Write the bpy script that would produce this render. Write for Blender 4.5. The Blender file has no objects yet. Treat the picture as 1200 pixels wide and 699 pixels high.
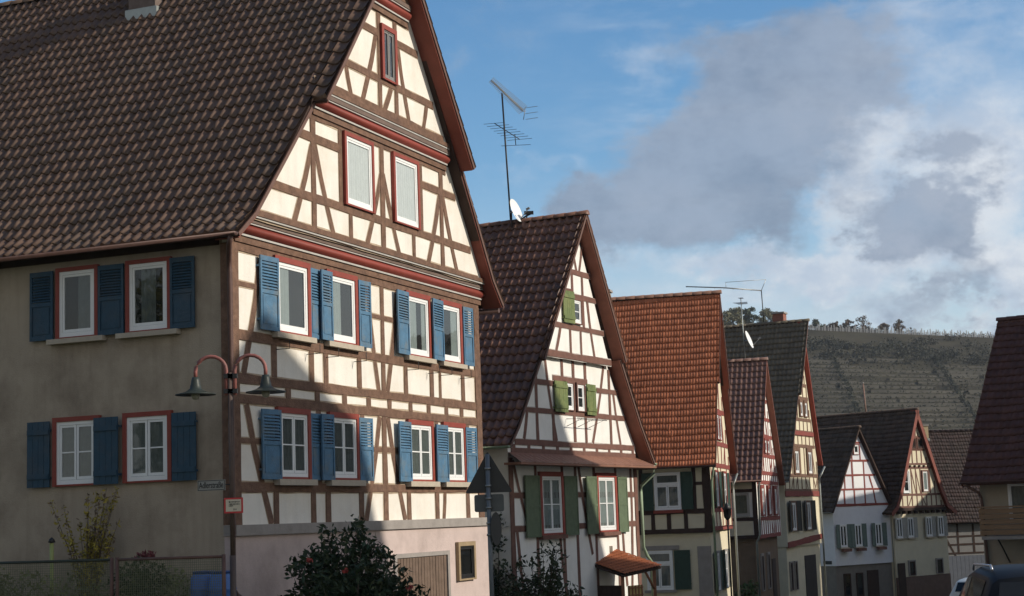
import bpy, bmesh, math, random
from mathutils import Vector, Matrix
random.seed(11)
R = math.radians
sc = bpy.context.scene
col = sc.collection

# ------------------------------------------------------------------ camera, sky, sun, exposure
cam = bpy.data.objects.new('camera', bpy.data.cameras.new('camera'))
col.objects.link(cam)
cam.data.sensor_width = 36.0
cam.data.lens = 1934.3 / 1200 * 36
cam.data.clip_start = 0.1
cam.data.clip_end = 6000
P_, Q_ = R(7.642), R(-2.045)
fw = Vector((0, math.cos(P_), math.sin(P_)))
u0_ = Vector((0, -math.sin(P_), math.cos(P_)))
r0_ = Vector((1, 0, 0))
rt = math.cos(Q_) * r0_ + math.sin(Q_) * u0_
up = -math.sin(Q_) * r0_ + math.cos(Q_) * u0_
cam.matrix_world = Matrix(((rt.x, up.x, -fw.x, 0), (rt.y, up.y, -fw.y, 0), (rt.z, up.z, -fw.z, 1.65), (0, 0, 0, 1)))
sc.camera = cam

SUN_AZ, SUN_EL = 102.0, 26.0          # azimuth clockwise from +Y
sun = bpy.data.objects.new('sun', bpy.data.lights.new('sun', 'SUN'))
col.objects.link(sun)
sun.data.energy = 3.7
sun.data.angle = R(0.8)
sun.data.color = (1.0, 0.925, 0.81)
sdir = Vector((math.cos(R(SUN_EL)) * math.sin(R(SUN_AZ)), math.cos(R(SUN_EL)) * math.cos(R(SUN_AZ)), math.sin(R(SUN_EL))))
sun.rotation_euler = sdir.to_track_quat('Z', 'Y').to_euler()
sc.view_settings.view_transform = 'Standard'
sc.view_settings.look = 'None'
sc.view_settings.exposure = 0.15
sc.view_settings.gamma = 1.0
sc.view_settings.use_curve_mapping = False

W = bpy.data.worlds.new('World')
sc.world = W
W.use_nodes = True
wt = W.node_tree
wt.nodes.clear()
WN, WL = wt.nodes, wt.links

def wmath(op, a, b=None, c=None, clamp=False):
    n = WN.new('ShaderNodeMath'); n.operation = op; n.use_clamp = clamp
    for i, v in enumerate((a, b, c)):
        if v is None: continue
        if isinstance(v, (int, float)): n.inputs[i].default_value = v
        else: WL.new(v, n.inputs[i])
    return n.outputs[0]

def build_sky():
    out = WN.new('ShaderNodeOutputWorld'); bg = WN.new('ShaderNodeBackground')
    bg.inputs['Strength'].default_value = 0.12
    sky = WN.new('ShaderNodeTexSky'); sky.sky_type = 'NISHITA'; sky.sun_disc = False
    sky.sun_elevation = R(SUN_EL); sky.sun_rotation = R(SUN_AZ)
    sky.air_density = 1.0; sky.dust_density = 0.6; sky.ozone_density = 1.6
    tc = WN.new('ShaderNodeTexCoord')
    sep = WN.new('ShaderNodeSeparateXYZ'); WL.new(tc.outputs['Generated'], sep.inputs[0])
    ay = wmath('MAXIMUM', wmath('ABSOLUTE', sep.outputs[1]), 0.12)
    a = wmath('DIVIDE', sep.outputs[0], ay)
    e = wmath('DIVIDE', sep.outputs[2], ay)
    def noise(scale, detail, rough, off):
        n = WN.new('ShaderNodeTexNoise'); n.inputs['Scale'].default_value = scale
        n.inputs['Detail'].default_value = detail; n.inputs['Roughness'].default_value = rough
        m = WN.new('ShaderNodeMapping'); m.inputs['Location'].default_value = off
        m.inputs['Scale'].default_value = (1, 1, 1.5)
        WL.new(tc.outputs['Generated'], m.inputs[0]); WL.new(m.outputs[0], n.inputs[0])
        return n.outputs['Fac']
    n1 = wmath('SUBTRACT', noise(9, 7, .58, (0, 0, 0)), .5)
    n2 = wmath('SUBTRACT', noise(11, 7, .58, (3.1, 1.7, 5.2)), .5)
    A = wmath('MULTIPLY_ADD', wmath('ADD', n1, wmath('MULTIPLY', wmath('SUBTRACT', noise(30, 6, .6, (8, 8, 1)), .5), .35)), .15, a)
    B = wmath('MULTIPLY_ADD', wmath('ADD', n2, wmath('MULTIPLY', wmath('SUBTRACT', noise(30, 6, .6, (1, 5, 7)), .5), .35)), .12, e)
    n3 = noise(14, 9, .62, (7, 2, 1))
    def blobs(lst):
        tot = None
        for (a0, e0, ra, re, w) in lst:
            p = wmath('DIVIDE', wmath('SUBTRACT', A, a0), ra)
            q = wmath('DIVIDE', wmath('SUBTRACT', B, e0), re)
            d = wmath('ADD', wmath('MULTIPLY', p, p), wmath('MULTIPLY', q, q))
            v = wmath('MULTIPLY', wmath('EXPONENT', wmath('MULTIPLY', d, -1.0)), w)
            tot = v if tot is None else wmath('ADD', tot, v)
        return tot
    def ramp(v, lo, hi):
        m = WN.new('ShaderNodeMapRange'); m.interpolation_type = 'SMOOTHSTEP'
        m.inputs['From Min'].default_value = lo; m.inputs['From Max'].default_value = hi
        WL.new(v, m.inputs['Value']); return m.outputs[0]
    white = blobs([(.214, .198, .022, .05, 1.0), (.308, .176, .035, .05, 1.1), (.252, .157, .04, .018, 1.0), (.158, .152, .05, .014, .9), (.204, .148, .05, .014, .9),
                   (.307, .128, .03, .02, .9), (.27, .22, .06, .03, .8), (.13, .145, .06, .012, .6), (.271, .28, .12, .05, .50), (.106, .28, .05, .015, .28),
                   (.024, .213, .04, .012, .45), (.084, .262, .015, .02, .4), (.2, .12, .15, .012, .6), (.60, .25, .22, .12, 1.0), (.55, .55, .3, .1, .5)])
    grey = blobs([(.062, .180, .024, .026, .95), (.095, .195, .036, .036, 1.1), (.13, .22, .042, .036, 1.1), (.163, .256, .046, .036, 1.1), (.197, .293, .04, .03, .9),
                  (.216, .255, .025, .025, .7), (.193, .212, .03, .02, .7), (.149, .182, .03, .018, .7),
                  (.244, .189, .029, .022, 1.25), (.276, .193, .030, .023, 1.25), (.289, .155, .022, .026, 1.15), (.232, .168, .02, .017, 1.0), (.262, .178, .03, .02, .6),
                  (.26, .122, .045, .010, .8), (.20, .130, .03, .008, .4), (.5, .3, .06, .04, .8)])
    wm = ramp(wmath('MULTIPLY_ADD', wmath('SUBTRACT', n3, .5), 1.5, white), .05, 1.35)
    gm = ramp(wmath('MULTIPLY_ADD', wmath('SUBTRACT', n3, .5), 2.1, grey), .16, 1.05)
    def mix(fac, c1, c2, k):
        m = WN.new('ShaderNodeMix'); m.data_type = 'RGBA'
        WL.new(wmath('MULTIPLY', fac, k), m.inputs[0])
        if isinstance(c1, tuple): m.inputs[6].default_value = c1
        else: WL.new(c1, m.inputs[6])
        m.inputs[7].default_value = c2
        return m.outputs[2]
    hs = WN.new('ShaderNodeHueSaturation'); hs.inputs['Saturation'].default_value = 1.30; hs.inputs['Value'].default_value = 1.12
    WL.new(sky.outputs[0], hs.inputs['Color'])
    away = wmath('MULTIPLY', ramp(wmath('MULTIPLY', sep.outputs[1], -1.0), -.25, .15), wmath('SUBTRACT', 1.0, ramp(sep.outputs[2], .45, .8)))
    back = wmath('MULTIPLY', away, wmath('MULTIPLY_ADD', ramp(noise(2.2, 8, .6, (1, 4, 2)), .38, .60), .35, .65))  # warm cloud cover added behind the camera to lift ambient light
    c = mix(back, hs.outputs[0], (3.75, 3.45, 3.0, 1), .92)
    east_fill = wmath('MULTIPLY', ramp(sep.outputs[0], .50, .88), wmath('MULTIPLY_ADD', ramp(noise(3.0, 8, .6, (6, 4, 2)), .35, .6), .4, .6))  # bright cloud glow added in the unseen eastern sky as fill for shaded fronts
    c = mix(east_fill, c, (8.2, 7.8, 7.1, 1), .9)
    veil = wmath('MULTIPLY', ramp(wmath('MULTIPLY', e, -1.0), -.23, -.09), .42)
    c = mix(veil, c, (4.7, 5.2, 5.9, 1), 1.0)
    n4 = noise(26, 9, .62, (2, 9, 4)); n5 = noise(7, 8, .6, (5, 3, 8))
    def tone(f, lo, hi, c0, c1):
        m = WN.new('ShaderNodeMix'); m.data_type = 'RGBA'; WL.new(ramp(f, lo, hi), m.inputs[0]); m.inputs[6].default_value = c0; m.inputs[7].default_value = c1; return m.outputs[2]
    def mixc(fac, c1, c2, k):
        m = WN.new('ShaderNodeMix'); m.data_type = 'RGBA'; WL.new(wmath('MULTIPLY', fac, k), m.inputs[0]); WL.new(c1, m.inputs[6]); WL.new(c2, m.inputs[7]); return m.outputs[2]
    st = WN.new('ShaderNodeTexNoise'); st.inputs['Scale'].default_value = 10; st.inputs['Detail'].default_value = 8; st.inputs['Roughness'].default_value = .6
    sm_ = WN.new('ShaderNodeMapping'); sm_.inputs['Scale'].default_value = (1, 1, 4.2); sm_.inputs['Rotation'].default_value = (0, R(14), 0); WL.new(tc.outputs['Generated'], sm_.inputs[0]); WL.new(sm_.outputs[0], st.inputs[0])
    front = ramp(sep.outputs[1], .3, .6)
    c = mix(wmath('MULTIPLY', wmath('MULTIPLY', ramp(st.outputs['Fac'], .46, .78), ramp(a, -.02, .13)), front), c, (4.6, 5.1, 5.8, 1), .55)
    c = mixc(wm, c, tone(wmath('ADD', n4, wmath('MULTIPLY', n1, .6)), .32, .66, (3.9, 4.5, 5.4, 1), (5.9, 6.1, 6.4, 1)), .86)
    c = mixc(gm, c, tone(wmath('ADD', n5, wmath('MULTIPLY', wmath('SUBTRACT', n4, .5), .5)), .36, .66, (1.72, 2.18, 2.95, 1), (2.5, 3.0, 3.85, 1)), .86)
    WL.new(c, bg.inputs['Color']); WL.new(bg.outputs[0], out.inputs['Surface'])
build_sky()

# ------------------------------------------------------------------ materials
MATS = {}
def mat(name, color, rough=.7, var=.12, scale=3.0, bump=0.0, bscale=30.0, spec=.3, stain=None, stretch=None, metal=0.0, coord='Object', tile=False, stain_amt=.5, stain_scale=.6, streak=0):
    if name in MATS: return MATS[name]
    m = bpy.data.materials.new(name); m.use_nodes = True
    nt = m.node_tree; N = nt.nodes; L = nt.links
    b = N['Principled BSDF']
    b.inputs['Roughness'].default_value = rough; b.inputs['Metallic'].default_value = metal
    b.inputs['Specular IOR Level'].default_value = spec
    tc = N.new('ShaderNodeTexCoord')
    mp = N.new('ShaderNodeMapping')
    if stretch: mp.inputs['Scale'].default_value = stretch
    L.new(tc.outputs[coord], mp.inputs[0])
    nz = N.new('ShaderNodeTexNoise'); nz.inputs['Scale'].default_value = scale; nz.inputs['Detail'].default_value = 8; nz.inputs['Roughness'].default_value = .62
    L.new(mp.outputs[0], nz.inputs[0])
    mr = N.new('ShaderNodeMapRange'); mr.inputs['From Min'].default_value = .25; mr.inputs['From Max'].default_value = .75
    mr.inputs['To Min'].default_value = 1 - var; mr.inputs['To Max'].default_value = 1 + var
    L.new(nz.outputs['Fac'], mr.inputs['Value'])
    vm = N.new('ShaderNodeVectorMath'); vm.operation = 'SCALE'; vm.inputs[0].default_value = color
    L.new(mr.outputs[0], vm.inputs['Scale'])
    c = vm.outputs[0]
    if stain:
        n2 = N.new('ShaderNodeTexNoise'); n2.inputs['Scale'].default_value = stain_scale; n2.inputs['Detail'].default_value = 9; n2.inputs['Roughness'].default_value = .7
        m2 = N.new('ShaderNodeMapping'); m2.inputs['Location'].default_value = (4.3, 1.7, 9.1)
        L.new(tc.outputs[coord], m2.inputs[0]); L.new(m2.outputs[0], n2.inputs[0])
        r2 = N.new('ShaderNodeMapRange'); r2.inputs['From Min'].default_value = .48; r2.inputs['From Max'].default_value = .70
        r2.inputs['To Max'].default_value = stain_amt; L.new(n2.outputs['Fac'], r2.inputs['Value'])
        mx = N.new('ShaderNodeMix'); mx.data_type = 'RGBA'; L.new(r2.outputs[0], mx.inputs[0]); L.new(c, mx.inputs[6]); mx.inputs[7].default_value = (*stain, 1)
        c = mx.outputs[2]
    if streak:
        n5 = N.new('ShaderNodeTexNoise'); n5.inputs['Scale'].default_value = 2.2; n5.inputs['Detail'].default_value = 8; n5.inputs['Roughness'].default_value = .65
        m5 = N.new('ShaderNodeMapping'); m5.inputs['Scale'].default_value = (1.6, 1.6, .16); L.new(tc.outputs[coord], m5.inputs[0]); L.new(m5.outputs[0], n5.inputs[0])
        r5 = N.new('ShaderNodeMapRange'); r5.inputs['From Min'].default_value = .47; r5.inputs['From Max'].default_value = .72; r5.inputs['To Min'].default_value = 1.0; r5.inputs['To Max'].default_value = 1 - streak
        L.new(n5.outputs['Fac'], r5.inputs['Value'])
        v5 = N.new('ShaderNodeVectorMath'); v5.operation = 'SCALE'; L.new(c, v5.inputs[0]); L.new(r5.outputs[0], v5.inputs['Scale']); c = v5.outputs[0]
    if tile:
        uv = N.new('ShaderNodeUVMap'); fl = N.new('ShaderNodeVectorMath'); fl.operation = 'FLOOR'
        L.new(uv.outputs[0], fl.inputs[0])
        wn = N.new('ShaderNodeTexWhiteNoise'); wn.noise_dimensions = '2D'; L.new(fl.outputs[0], wn.inputs['Vector'])
        r3 = N.new('ShaderNodeMapRange'); r3.inputs['To Min'].default_value = 1 - tile; r3.inputs['To Max'].default_value = 1 + tile
        L.new(wn.outputs['Value'], r3.inputs['Value'])
        v3 = N.new('ShaderNodeVectorMath'); v3.operation = 'SCALE'; L.new(c, v3.inputs[0]); L.new(r3.outputs[0], v3.inputs['Scale'])
        c = v3.outputs[0]
    L.new(c, b.inputs['Base Color'])
    if bump:
        nb = N.new('ShaderNodeTexNoise'); nb.inputs['Scale'].default_value = bscale; nb.inputs['Detail'].default_value = 6
        L.new(mp.outputs[0], nb.inputs[0])
        bp = N.new('ShaderNodeBump'); bp.inputs['Strength'].default_value = bump; bp.inputs['Distance'].default_value = .02
        L.new(nb.outputs['Fac'], bp.inputs['Height']); L.new(bp.outputs[0], b.inputs['Normal'])
    MATS[name] = m
    return m

def glass_mat(name, tint=(.55, .6, .6), base=.05):
    m = bpy.data.materials.new(name); m.use_nodes = True
    N = m.node_tree.nodes; L = m.node_tree.links; N.clear()
    o = N.new('ShaderNodeOutputMaterial'); t = N.new('ShaderNodeBsdfTransparent'); g = N.new('ShaderNodeBsdfGlossy'); mx = N.new('ShaderNodeMixShader')
    t.inputs[0].default_value = (*tint, 1); g.inputs['Roughness'].default_value = .03
    tc = N.new('ShaderNodeTexCoord'); nz = N.new('ShaderNodeTexNoise'); nz.inputs['Scale'].default_value = 1.3
    L.new(tc.outputs['Object'], nz.inputs[0])
    bp = N.new('ShaderNodeBump'); bp.inputs['Strength'].default_value = .15; bp.inputs['Distance'].default_value = .03
    L.new(nz.outputs['Fac'], bp.inputs['Height']); L.new(bp.outputs[0], g.inputs['Normal'])
    fr = N.new('ShaderNodeLayerWeight'); fr.inputs[0].default_value = .5
    pw = N.new('ShaderNodeMath'); pw.operation = 'POWER'; pw.inputs[1].default_value = 4.0; L.new(fr.outputs['Facing'], pw.inputs[0])
    ad = N.new('ShaderNodeMath'); ad.operation = 'MULTIPLY_ADD'; ad.inputs[1].default_value = .9; ad.inputs[2].default_value = base + .03; ad.use_clamp = True
    L.new(pw.outputs[0], ad.inputs[0]); L.new(ad.outputs[0], mx.inputs[0]); L.new(t.outputs[0], mx.inputs[1]); L.new(g.outputs[0], mx.inputs[2]); L.new(mx.outputs[0], o.inputs[0])
    return m

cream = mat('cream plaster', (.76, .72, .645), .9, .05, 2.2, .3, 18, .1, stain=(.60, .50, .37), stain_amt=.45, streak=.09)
white = mat('white plaster', (.80, .78, .73), .9, .05, 2, .25, 18, .1, stain=(.62, .58, .5), stain_amt=.35, streak=.07)
palecream = mat('pale cream plaster', (.66, .59, .43), .9, .07, 2, .25, 18, .1, stain=(.5, .42, .3), stain_amt=.35)
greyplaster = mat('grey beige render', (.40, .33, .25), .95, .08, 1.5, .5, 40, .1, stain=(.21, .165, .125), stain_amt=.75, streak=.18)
pinkplaster = mat('pinkish roughcast', (.52, .42, .385), .95, .08, 2.5, .3, 25, .1, stain=(.34, .27, .24), stain_amt=.75, streak=.06)
greystone = mat('grey stone ledge', (.30, .27, .245), .85, .15, 4, .4, 25, .2)
timber = mat('brown oak beam', (.165, .097, .066), .85, .42, 6, .8, 30, .2, stretch=(1, 1, 1), stain=(.12, .075, .06), stain_scale=2)
timber2 = mat('mauve brown beam', (.165, .085, .065), .8, .25, 4, .4, 20, .2)
timberred = mat('oxide red beam', (.22, .06, .048), .75, .2, 4, .3, 20, .2)
timberdark = mat('dark tarred beam', (.055, .035, .028), .8, .25, 4, .3, 20, .2)
redpaint = mat('dull red paint', (.25, .052, .036), .6, .15, 5, .1, 20, .3)
redsoffit = mat('red brown soffit board', (.20, .058, .040), .65, .18, 3, .2, 10, .3)
soffit2 = mat('rust brown soffit board', (.235, .09, .06), .65, .18, 3, .2, 10, .3)
whitepaint = mat('white window paint', (.78, .78, .76), .45, .04, 5, 0, 1, .4)
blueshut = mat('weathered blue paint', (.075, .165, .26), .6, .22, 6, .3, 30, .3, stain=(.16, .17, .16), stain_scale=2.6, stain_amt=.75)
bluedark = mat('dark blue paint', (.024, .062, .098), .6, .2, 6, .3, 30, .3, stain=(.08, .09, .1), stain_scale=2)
greenshut = mat('moss green paint', (.13, .165, .058), .6, .2, 6, .3, 30, .3, stain=(.27, .27, .10), stain_scale=2, stain_amt=.6)
greendark = mat('dull green paint', (.11, .145, .085), .6, .2, 6, .2, 30, .3)
bottle = mat('bottle green paint', (.03, .06, .045), .6, .2, 6, .2, 30, .3)
dark_backing = mat('painted interior shade', (.02, .02, .02), .9, .3, 1)  # near-black sheet, the unlit interior's shade put into its colour
curtainm = mat('net curtain', (.62, .63, .60), .9, .08, 8)
curtaing = mat('grey net curtain', (.30, .30, .28), .9, .15, 6)
stone = mat('sandstone sill', (.44, .38, .30), .85, .12, 6, .4, 30, .2)
gutterm = mat('weathered copper gutter', (.10, .055, .045), .5, .25, 6, .1, 10, .4, metal=.2)
zincm = mat('zinc pipe', (.34, .36, .34), .45, .15, 6, .1, 10, .5, metal=.6)
greenpipe = mat('verdigris pipe', (.26, .33, .22), .5, .15, 6, .1, 10, .5, metal=.2)
iron = mat('dark iron', (.03, .03, .03), .5, .2, 8, .1, 20, .5, metal=.5)
steel = mat('dull steel', (.28, .28, .27), .4, .15, 8, .1, 20, .5, metal=.8)
glass = glass_mat('window glass')
glass2 = glass_mat('curtained window glass', (.85, .88, .88), .04)
tiles1 = mat('dark brown roof tile', (.124, .077, .052), .5, .18, 2.5, .1, 60, .3, stain=(.075, .068, .050), stain_scale=.7, stain_amt=.4, tile=.13)
tiles2 = mat('red brown roof tile', (.18, .088, .056), .45, .2, 2.5, .1, 60, .35, stain=(.08, .055, .042), stain_scale=.5, stain_amt=.5, tile=.18)
tiles3 = mat('orange roof tile', (.47, .158, .072), .7, .15, 2.5, .3, 60, .3, stain=(.28, .10, .055), stain_scale=.7, stain_amt=.4, tile=.16)
tiles4 = mat('mauve brown roof tile', (.175, .098, .074), .5, .2, 2.5, .1, 60, .3, tile=.14)
tiles5 = mat('blackish green roof tile', (.125, .104, .072), .55, .2, 2.5, .1, 60, .25, tile=.14)
tiles6 = mat('sooty brown roof tile', (.078, .052, .038), .85, .25, 2.5, .3, 60, .3, stain=(.04, .04, .028), tile=.25)
tiles8 = mat('dark red roof tile', (.036, .020, .017), .75, .25, 2.5, .3, 60, .3, stain=(.05, .045, .035), tile=.3)
asphalt = mat('asphalt', (.05, .05, .052), .9, .2, 3, .6, 80, .2)
paving = mat('pavement slabs', (.20, .19, .18), .9, .15, 3, .5, 60, .2)
soil = mat('soil and grass', (.06, .065, .03), .95, .4, 1.2, .6, 10, .1)

# ------------------------------------------------------------------ mesh builder
class MB:
    def __init__(s, mode=None):
        s.v = []; s.f = []; s.mi = []; s.uv = {}; s.m = 0; s.mode = mode; s.sm = []; s.calls = []
        s.smooth = False
    def p(s, a, o, z):
        if s.mode == 'front': q = (a, -o, z)
        elif s.mode == 'left': q = (-o, a, z)
        else: q = (a, o, z)
        s.v.append(q); return len(s.v) - 1
    def face(s, idx, uv=None):
        if uv: s.uv[len(s.f)] = uv
        s.f.append(tuple(idx)); s.mi.append(s.m); s.sm.append(s.smooth)
    def quad(s, a, b, c, d): s.face([s.p(*a), s.p(*b), s.p(*c), s.p(*d)])
    def box(s, a0, a1, o0, o1, z0, z1):
        i = [s.p(a, o, z) for z in (z0, z1) for o in (o0, o1) for a in (a0, a1)]
        for f in ((0, 1, 3, 2), (4, 6, 7, 5), (0, 4, 5, 1), (2, 3, 7, 6), (0, 2, 6, 4), (1, 5, 7, 3)): s.face([i[k] for k in f])
    def obox(s, c, ax, ay, az):
        # box with centre c and half-axes vectors
        c = Vector(c); ax = Vector(ax); ay = Vector(ay); az = Vector(az)
        i = [s.p(*(c + x * ax + y * ay + z * az)) for z in (-1, 1) for y in (-1, 1) for x in (-1, 1)]
        for f in ((0, 2, 3, 1), (4, 5, 7, 6), (0, 1, 5, 4), (2, 6, 7, 3), (0, 4, 6, 2), (1, 3, 7, 5)): s.face([i[k] for k in f])
    def prism(s, poly, o0, o1):
        n = len(poly)
        A = [s.p(a, o0, z) for a, z in poly]; B = [s.p(a, o1, z) for a, z in poly]
        s.face(A[::-1]); s.face(B)
        for k in range(n): s.face([A[k], A[(k + 1) % n], B[(k + 1) % n], B[k]])
    def beam(s, pts, w, d, o=0.0, jit=.085):
        # timber lying on a facade: polyline of (a,z), width w, standing d proud of o; slightly uneven
        s.calls.append((pts, w, o))
        P = [Vector(q) for q in pts]
        S = [P[0]]
        for k in range(len(P) - 1):
            L = (P[k + 1] - P[k]).length; n = max(1, int(L / .55))
            for j in range(1, n + 1): S.append(P[k].lerp(P[k + 1], j / n))
        rows = []
        for k, q in enumerate(S):
            t = (S[min(k + 1, len(S) - 1)] - S[max(k - 1, 0)]).normalized(); nn = Vector((-t.y, t.x))
            ww = w * .5 * (1 + random.uniform(-jit, jit) * 1.6); sh = random.uniform(-jit, jit) * w * .5 if 0 < k < len(S) - 1 else 0
            l = q + nn * (ww + sh); r = q - nn * (ww - sh)
            rows.append((s.p(l.x, o, l.y), s.p(l.x, o + d, l.y), s.p(r.x, o + d, r.y), s.p(r.x, o, r.y)))
        for k in range(len(rows) - 1):
            A, B = rows[k], rows[k + 1]
            for j in range(3): s.face([A[j], A[j + 1], B[j + 1], B[j]])
        s.face(rows[0]); s.face(rows[-1][::-1])
    def tube(s, pts, r, n=8, cap=True):
        P = [Vector(q) for q in pts]; rings = []
        for k, q in enumerate(P):
            t = (P[min(k + 1, len(P) - 1)] - P[max(k - 1, 0)]).normalized()
            h = Vector((0, 0, 1)) if abs(t.z) < .9 else Vector((1, 0, 0))
            x = t.cross(h).normalized(); y = t.cross(x)
            rr = r[k] if isinstance(r, (list, tuple)) else r
            rings.append([s.p(*(q + (x * math.cos(2 * math.pi * j / n) + y * math.sin(2 * math.pi * j / n)) * rr)) for j in range(n)])
        sm = s.smooth; s.smooth = n > 4
        for A, B in zip(rings, rings[1:]):
            for j in range(n): s.face([A[j], A[(j + 1) % n], B[(j + 1) % n], B[j]])
        s.smooth = sm
        if cap: s.face(rings[0][::-1]); s.face(rings[-1])
    def lathe(s, prof, c, n=20):
        c = Vector(c); rings = []
        for r, z in prof: rings.append([s.p(c.x + r * math.cos(2 * math.pi * j / n), c.y + r * math.sin(2 * math.pi * j / n), c.z + z) for j in range(n)])
        sm = s.smooth; s.smooth = True
        for A, B in zip(rings, rings[1:]):
            for j in range(n): s.face([A[j], A[(j + 1) % n], B[(j + 1) % n], B[j]])
        s.smooth = sm
    def build(s, name, mats, parent=None, dz=0.0, recalc=True):
        me = bpy.data.meshes.new(name)
        me.from_pydata([(x, y, z - dz) for x, y, z in s.v], [], s.f)
        if not isinstance(mats, (list, tuple)): mats = [mats]
        for m in mats: me.materials.append(m)
        me.polygons.foreach_set('material_index', s.mi)
        me.polygons.foreach_set('use_smooth', s.sm)
        if s.uv:
            ul = me.uv_layers.new(name='UVMap')
            for fi, uvs in s.uv.items():
                pl = me.polygons[fi]
                for k, li in enumerate(pl.loop_indices): ul.data[li].uv = uvs[k]
        me.update()
        if recalc and len(s.f) < 20000:
            bm = bmesh.new(); bm.from_mesh(me); bmesh.ops.recalc_face_normals(bm, faces=bm.faces); bm.to_mesh(me); bm.free()
        o = bpy.data.objects.new(name, me); col.objects.link(o)
        if parent: o.parent = parent
        return o

def tag(o, label=None, cat=None, group=None, kind=None):
    if label: o['label'] = label
    if cat: o['category'] = cat
    if group: o['group'] = group
    if kind: o['kind'] = kind
    return o
def empty(name, loc, rz=0, label=None, cat=None, group=None):
    o = bpy.data.objects.new(name, None); col.objects.link(o); o.empty_display_size = .3
    o.location = loc; o.rotation_euler = (0, 0, rz)
    return tag(o, label, cat, group)

def ground_z(y): return -0.04 * max(-40.0, min(y, 105.0)) if y < 105 else -4.2

# ------------------------------------------------------------------ house kit
class House:
    def __init__(s, name, x, y, az, label, cat='house'):
        s.zg = ground_z(y) - .15
        s.root = empty(name, (x, y, s.zg), R(90 - az), label, cat)
        s.az = R(az); s.o = (x, y)
    def part(s, name, mb, mats, parent=None, recalc=True):
        return mb.build(name, mats, parent or s.root, s.zg, recalc)
    def world(s, u, y, z):
        a = s.az; return (s.o[0] + u * math.sin(a) - y * math.cos(a), s.o[1] + u * math.cos(a) + y * math.sin(a), z)

def offset_profile(prof, d, side):
    # perpendicular offset of a (u,z) polyline; side=+1 for a slope rising with u
    out = []
    for k in range(len(prof)):
        t = Vector((0, 0))
        if k > 0: t += (Vector(prof[k]) - Vector(prof[k - 1])).normalized()
        if k < len(prof) - 1: t += (Vector(prof[k + 1]) - Vector(prof[k])).normalized()
        t.normalize(); n = Vector((-t.y, t.x)) * side
        out.append((prof[k][0] + n.x * d, prof[k][1] + n.y * d))
    return out

def tile_slope(h, prof, y0, y1, tw, course, amp, m, spt=7, step=.028, jit=.006, sharp=1.5, part='roof_tiles', seed=1):
    rnd = random.Random(seed)
    side = 1 if prof[-1][0] > prof[0][0] else -1
    P = [Vector(q) for q in prof]
    seg = [(P[k + 1] - P[k]).length for k in range(len(P) - 1)]; tot = sum(seg)
    def at(sv):
        sv = max(0, min(tot, sv))
        k = 0
        while k < len(seg) - 1 and sv > seg[k]: sv -= seg[k]; k += 1
        t = (P[k + 1] - P[k]).normalized(); return P[k] + t * sv, Vector((-t.y, t.x)) * side
    nt = max(1, round((y1 - y0) / tw)); tw = (y1 - y0) / nt
    nc = max(1, round(tot / course)); course = tot / nc
    mb = MB(); mb.smooth = True
    nx = nt * spt
    hx = [amp * (.5 + .5 * math.cos(2 * math.pi * (i % spt) / spt)) ** sharp for i in range(nx + 1)]
    for k in range(nc):
        jt = [rnd.uniform(-jit, jit) for _ in range(nt + 2)]
        ju = [rnd.uniform(-1, 1) * course * .035 - (course * rnd.uniform(.06, .14) if rnd.random() < .012 else 0) for _ in range(nt + 2)]
        rows = []
        for r, (sv, ex) in enumerate(((k * course - .02, -.004), (k * course - .02, step), (k * course + course * .5, step * .55), ((k + 1) * course, 0.0))):
            row = []
            for i in range(nx + 1):
                ti = min(i // spt, nt)
                q, n = at(sv + (ju[ti] if r < 2 else 0))
                if r < 2 and k == 0: q = q
                hh = (0 if r == 0 else hx[i]) + ex + (jt[ti] if r in (1, 2) else 0)
                if r == 0 and k > 0: hh = hx[i] - .006
                if k == 0 and r == 0: hh = -.02
                w = q + n * hh
                yy = y0 + i * (y1 - y0) / nx
                row.append(mb.p(w.x, yy, w.y + .018 * math.sin(yy * .9 + seed) + .012 * math.sin(yy * 2.3 + 2 * seed)))
            rows.append(row)
        for A, B, fr in zip(rows, rows[1:], (.02, .3, .7)):
            for i in range(nx):
                uvp = ((i // spt) + .5, k + .5)
                mb.smooth = fr > .1
                mb.face([A[i], A[i + 1], B[i + 1], B[i]], [uvp] * 4)
    return h.part(part, mb, m, recalc=False)

def sweep(mb, prof, d0, d1, y0, y1, side):
    A = offset_profile(prof, d0, side); B = offset_profile(prof, d1, side)
    for k in range(len(prof) - 1):
        i = [mb.p(q[0], y, q[1]) for y in (y0, y1) for q in (A[k], A[k + 1], B[k + 1], B[k])]
        for f in ((0, 1, 2, 3), (4, 7, 6, 5), (0, 4, 5, 1), (3, 2, 6, 7), (1, 5, 6, 2), (0, 3, 7, 4)): mb.face([i[j] for j in f])

def under_roof(h, prof, y0, y1, side, sm, bm_, soff=(-.12, -.09), board=(-.105, -.005), wall_y=0.25, name='soffit', slab=True):
    mb = MB(); sweep(mb, prof, soff[0], soff[1], y0 + .035, wall_y, side); h.part(name, mb, sm)
    mb = MB(); sweep(mb, prof, board[0], board[1], y0, y0 + .032, side); h.part('bargeboard', mb, bm_)
    if slab:
        mb = MB(); sweep(mb, prof, soff[1] + .004, -.022, y0 + .036, y1, side); h.part('roof_deck', mb, timberdark)

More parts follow.
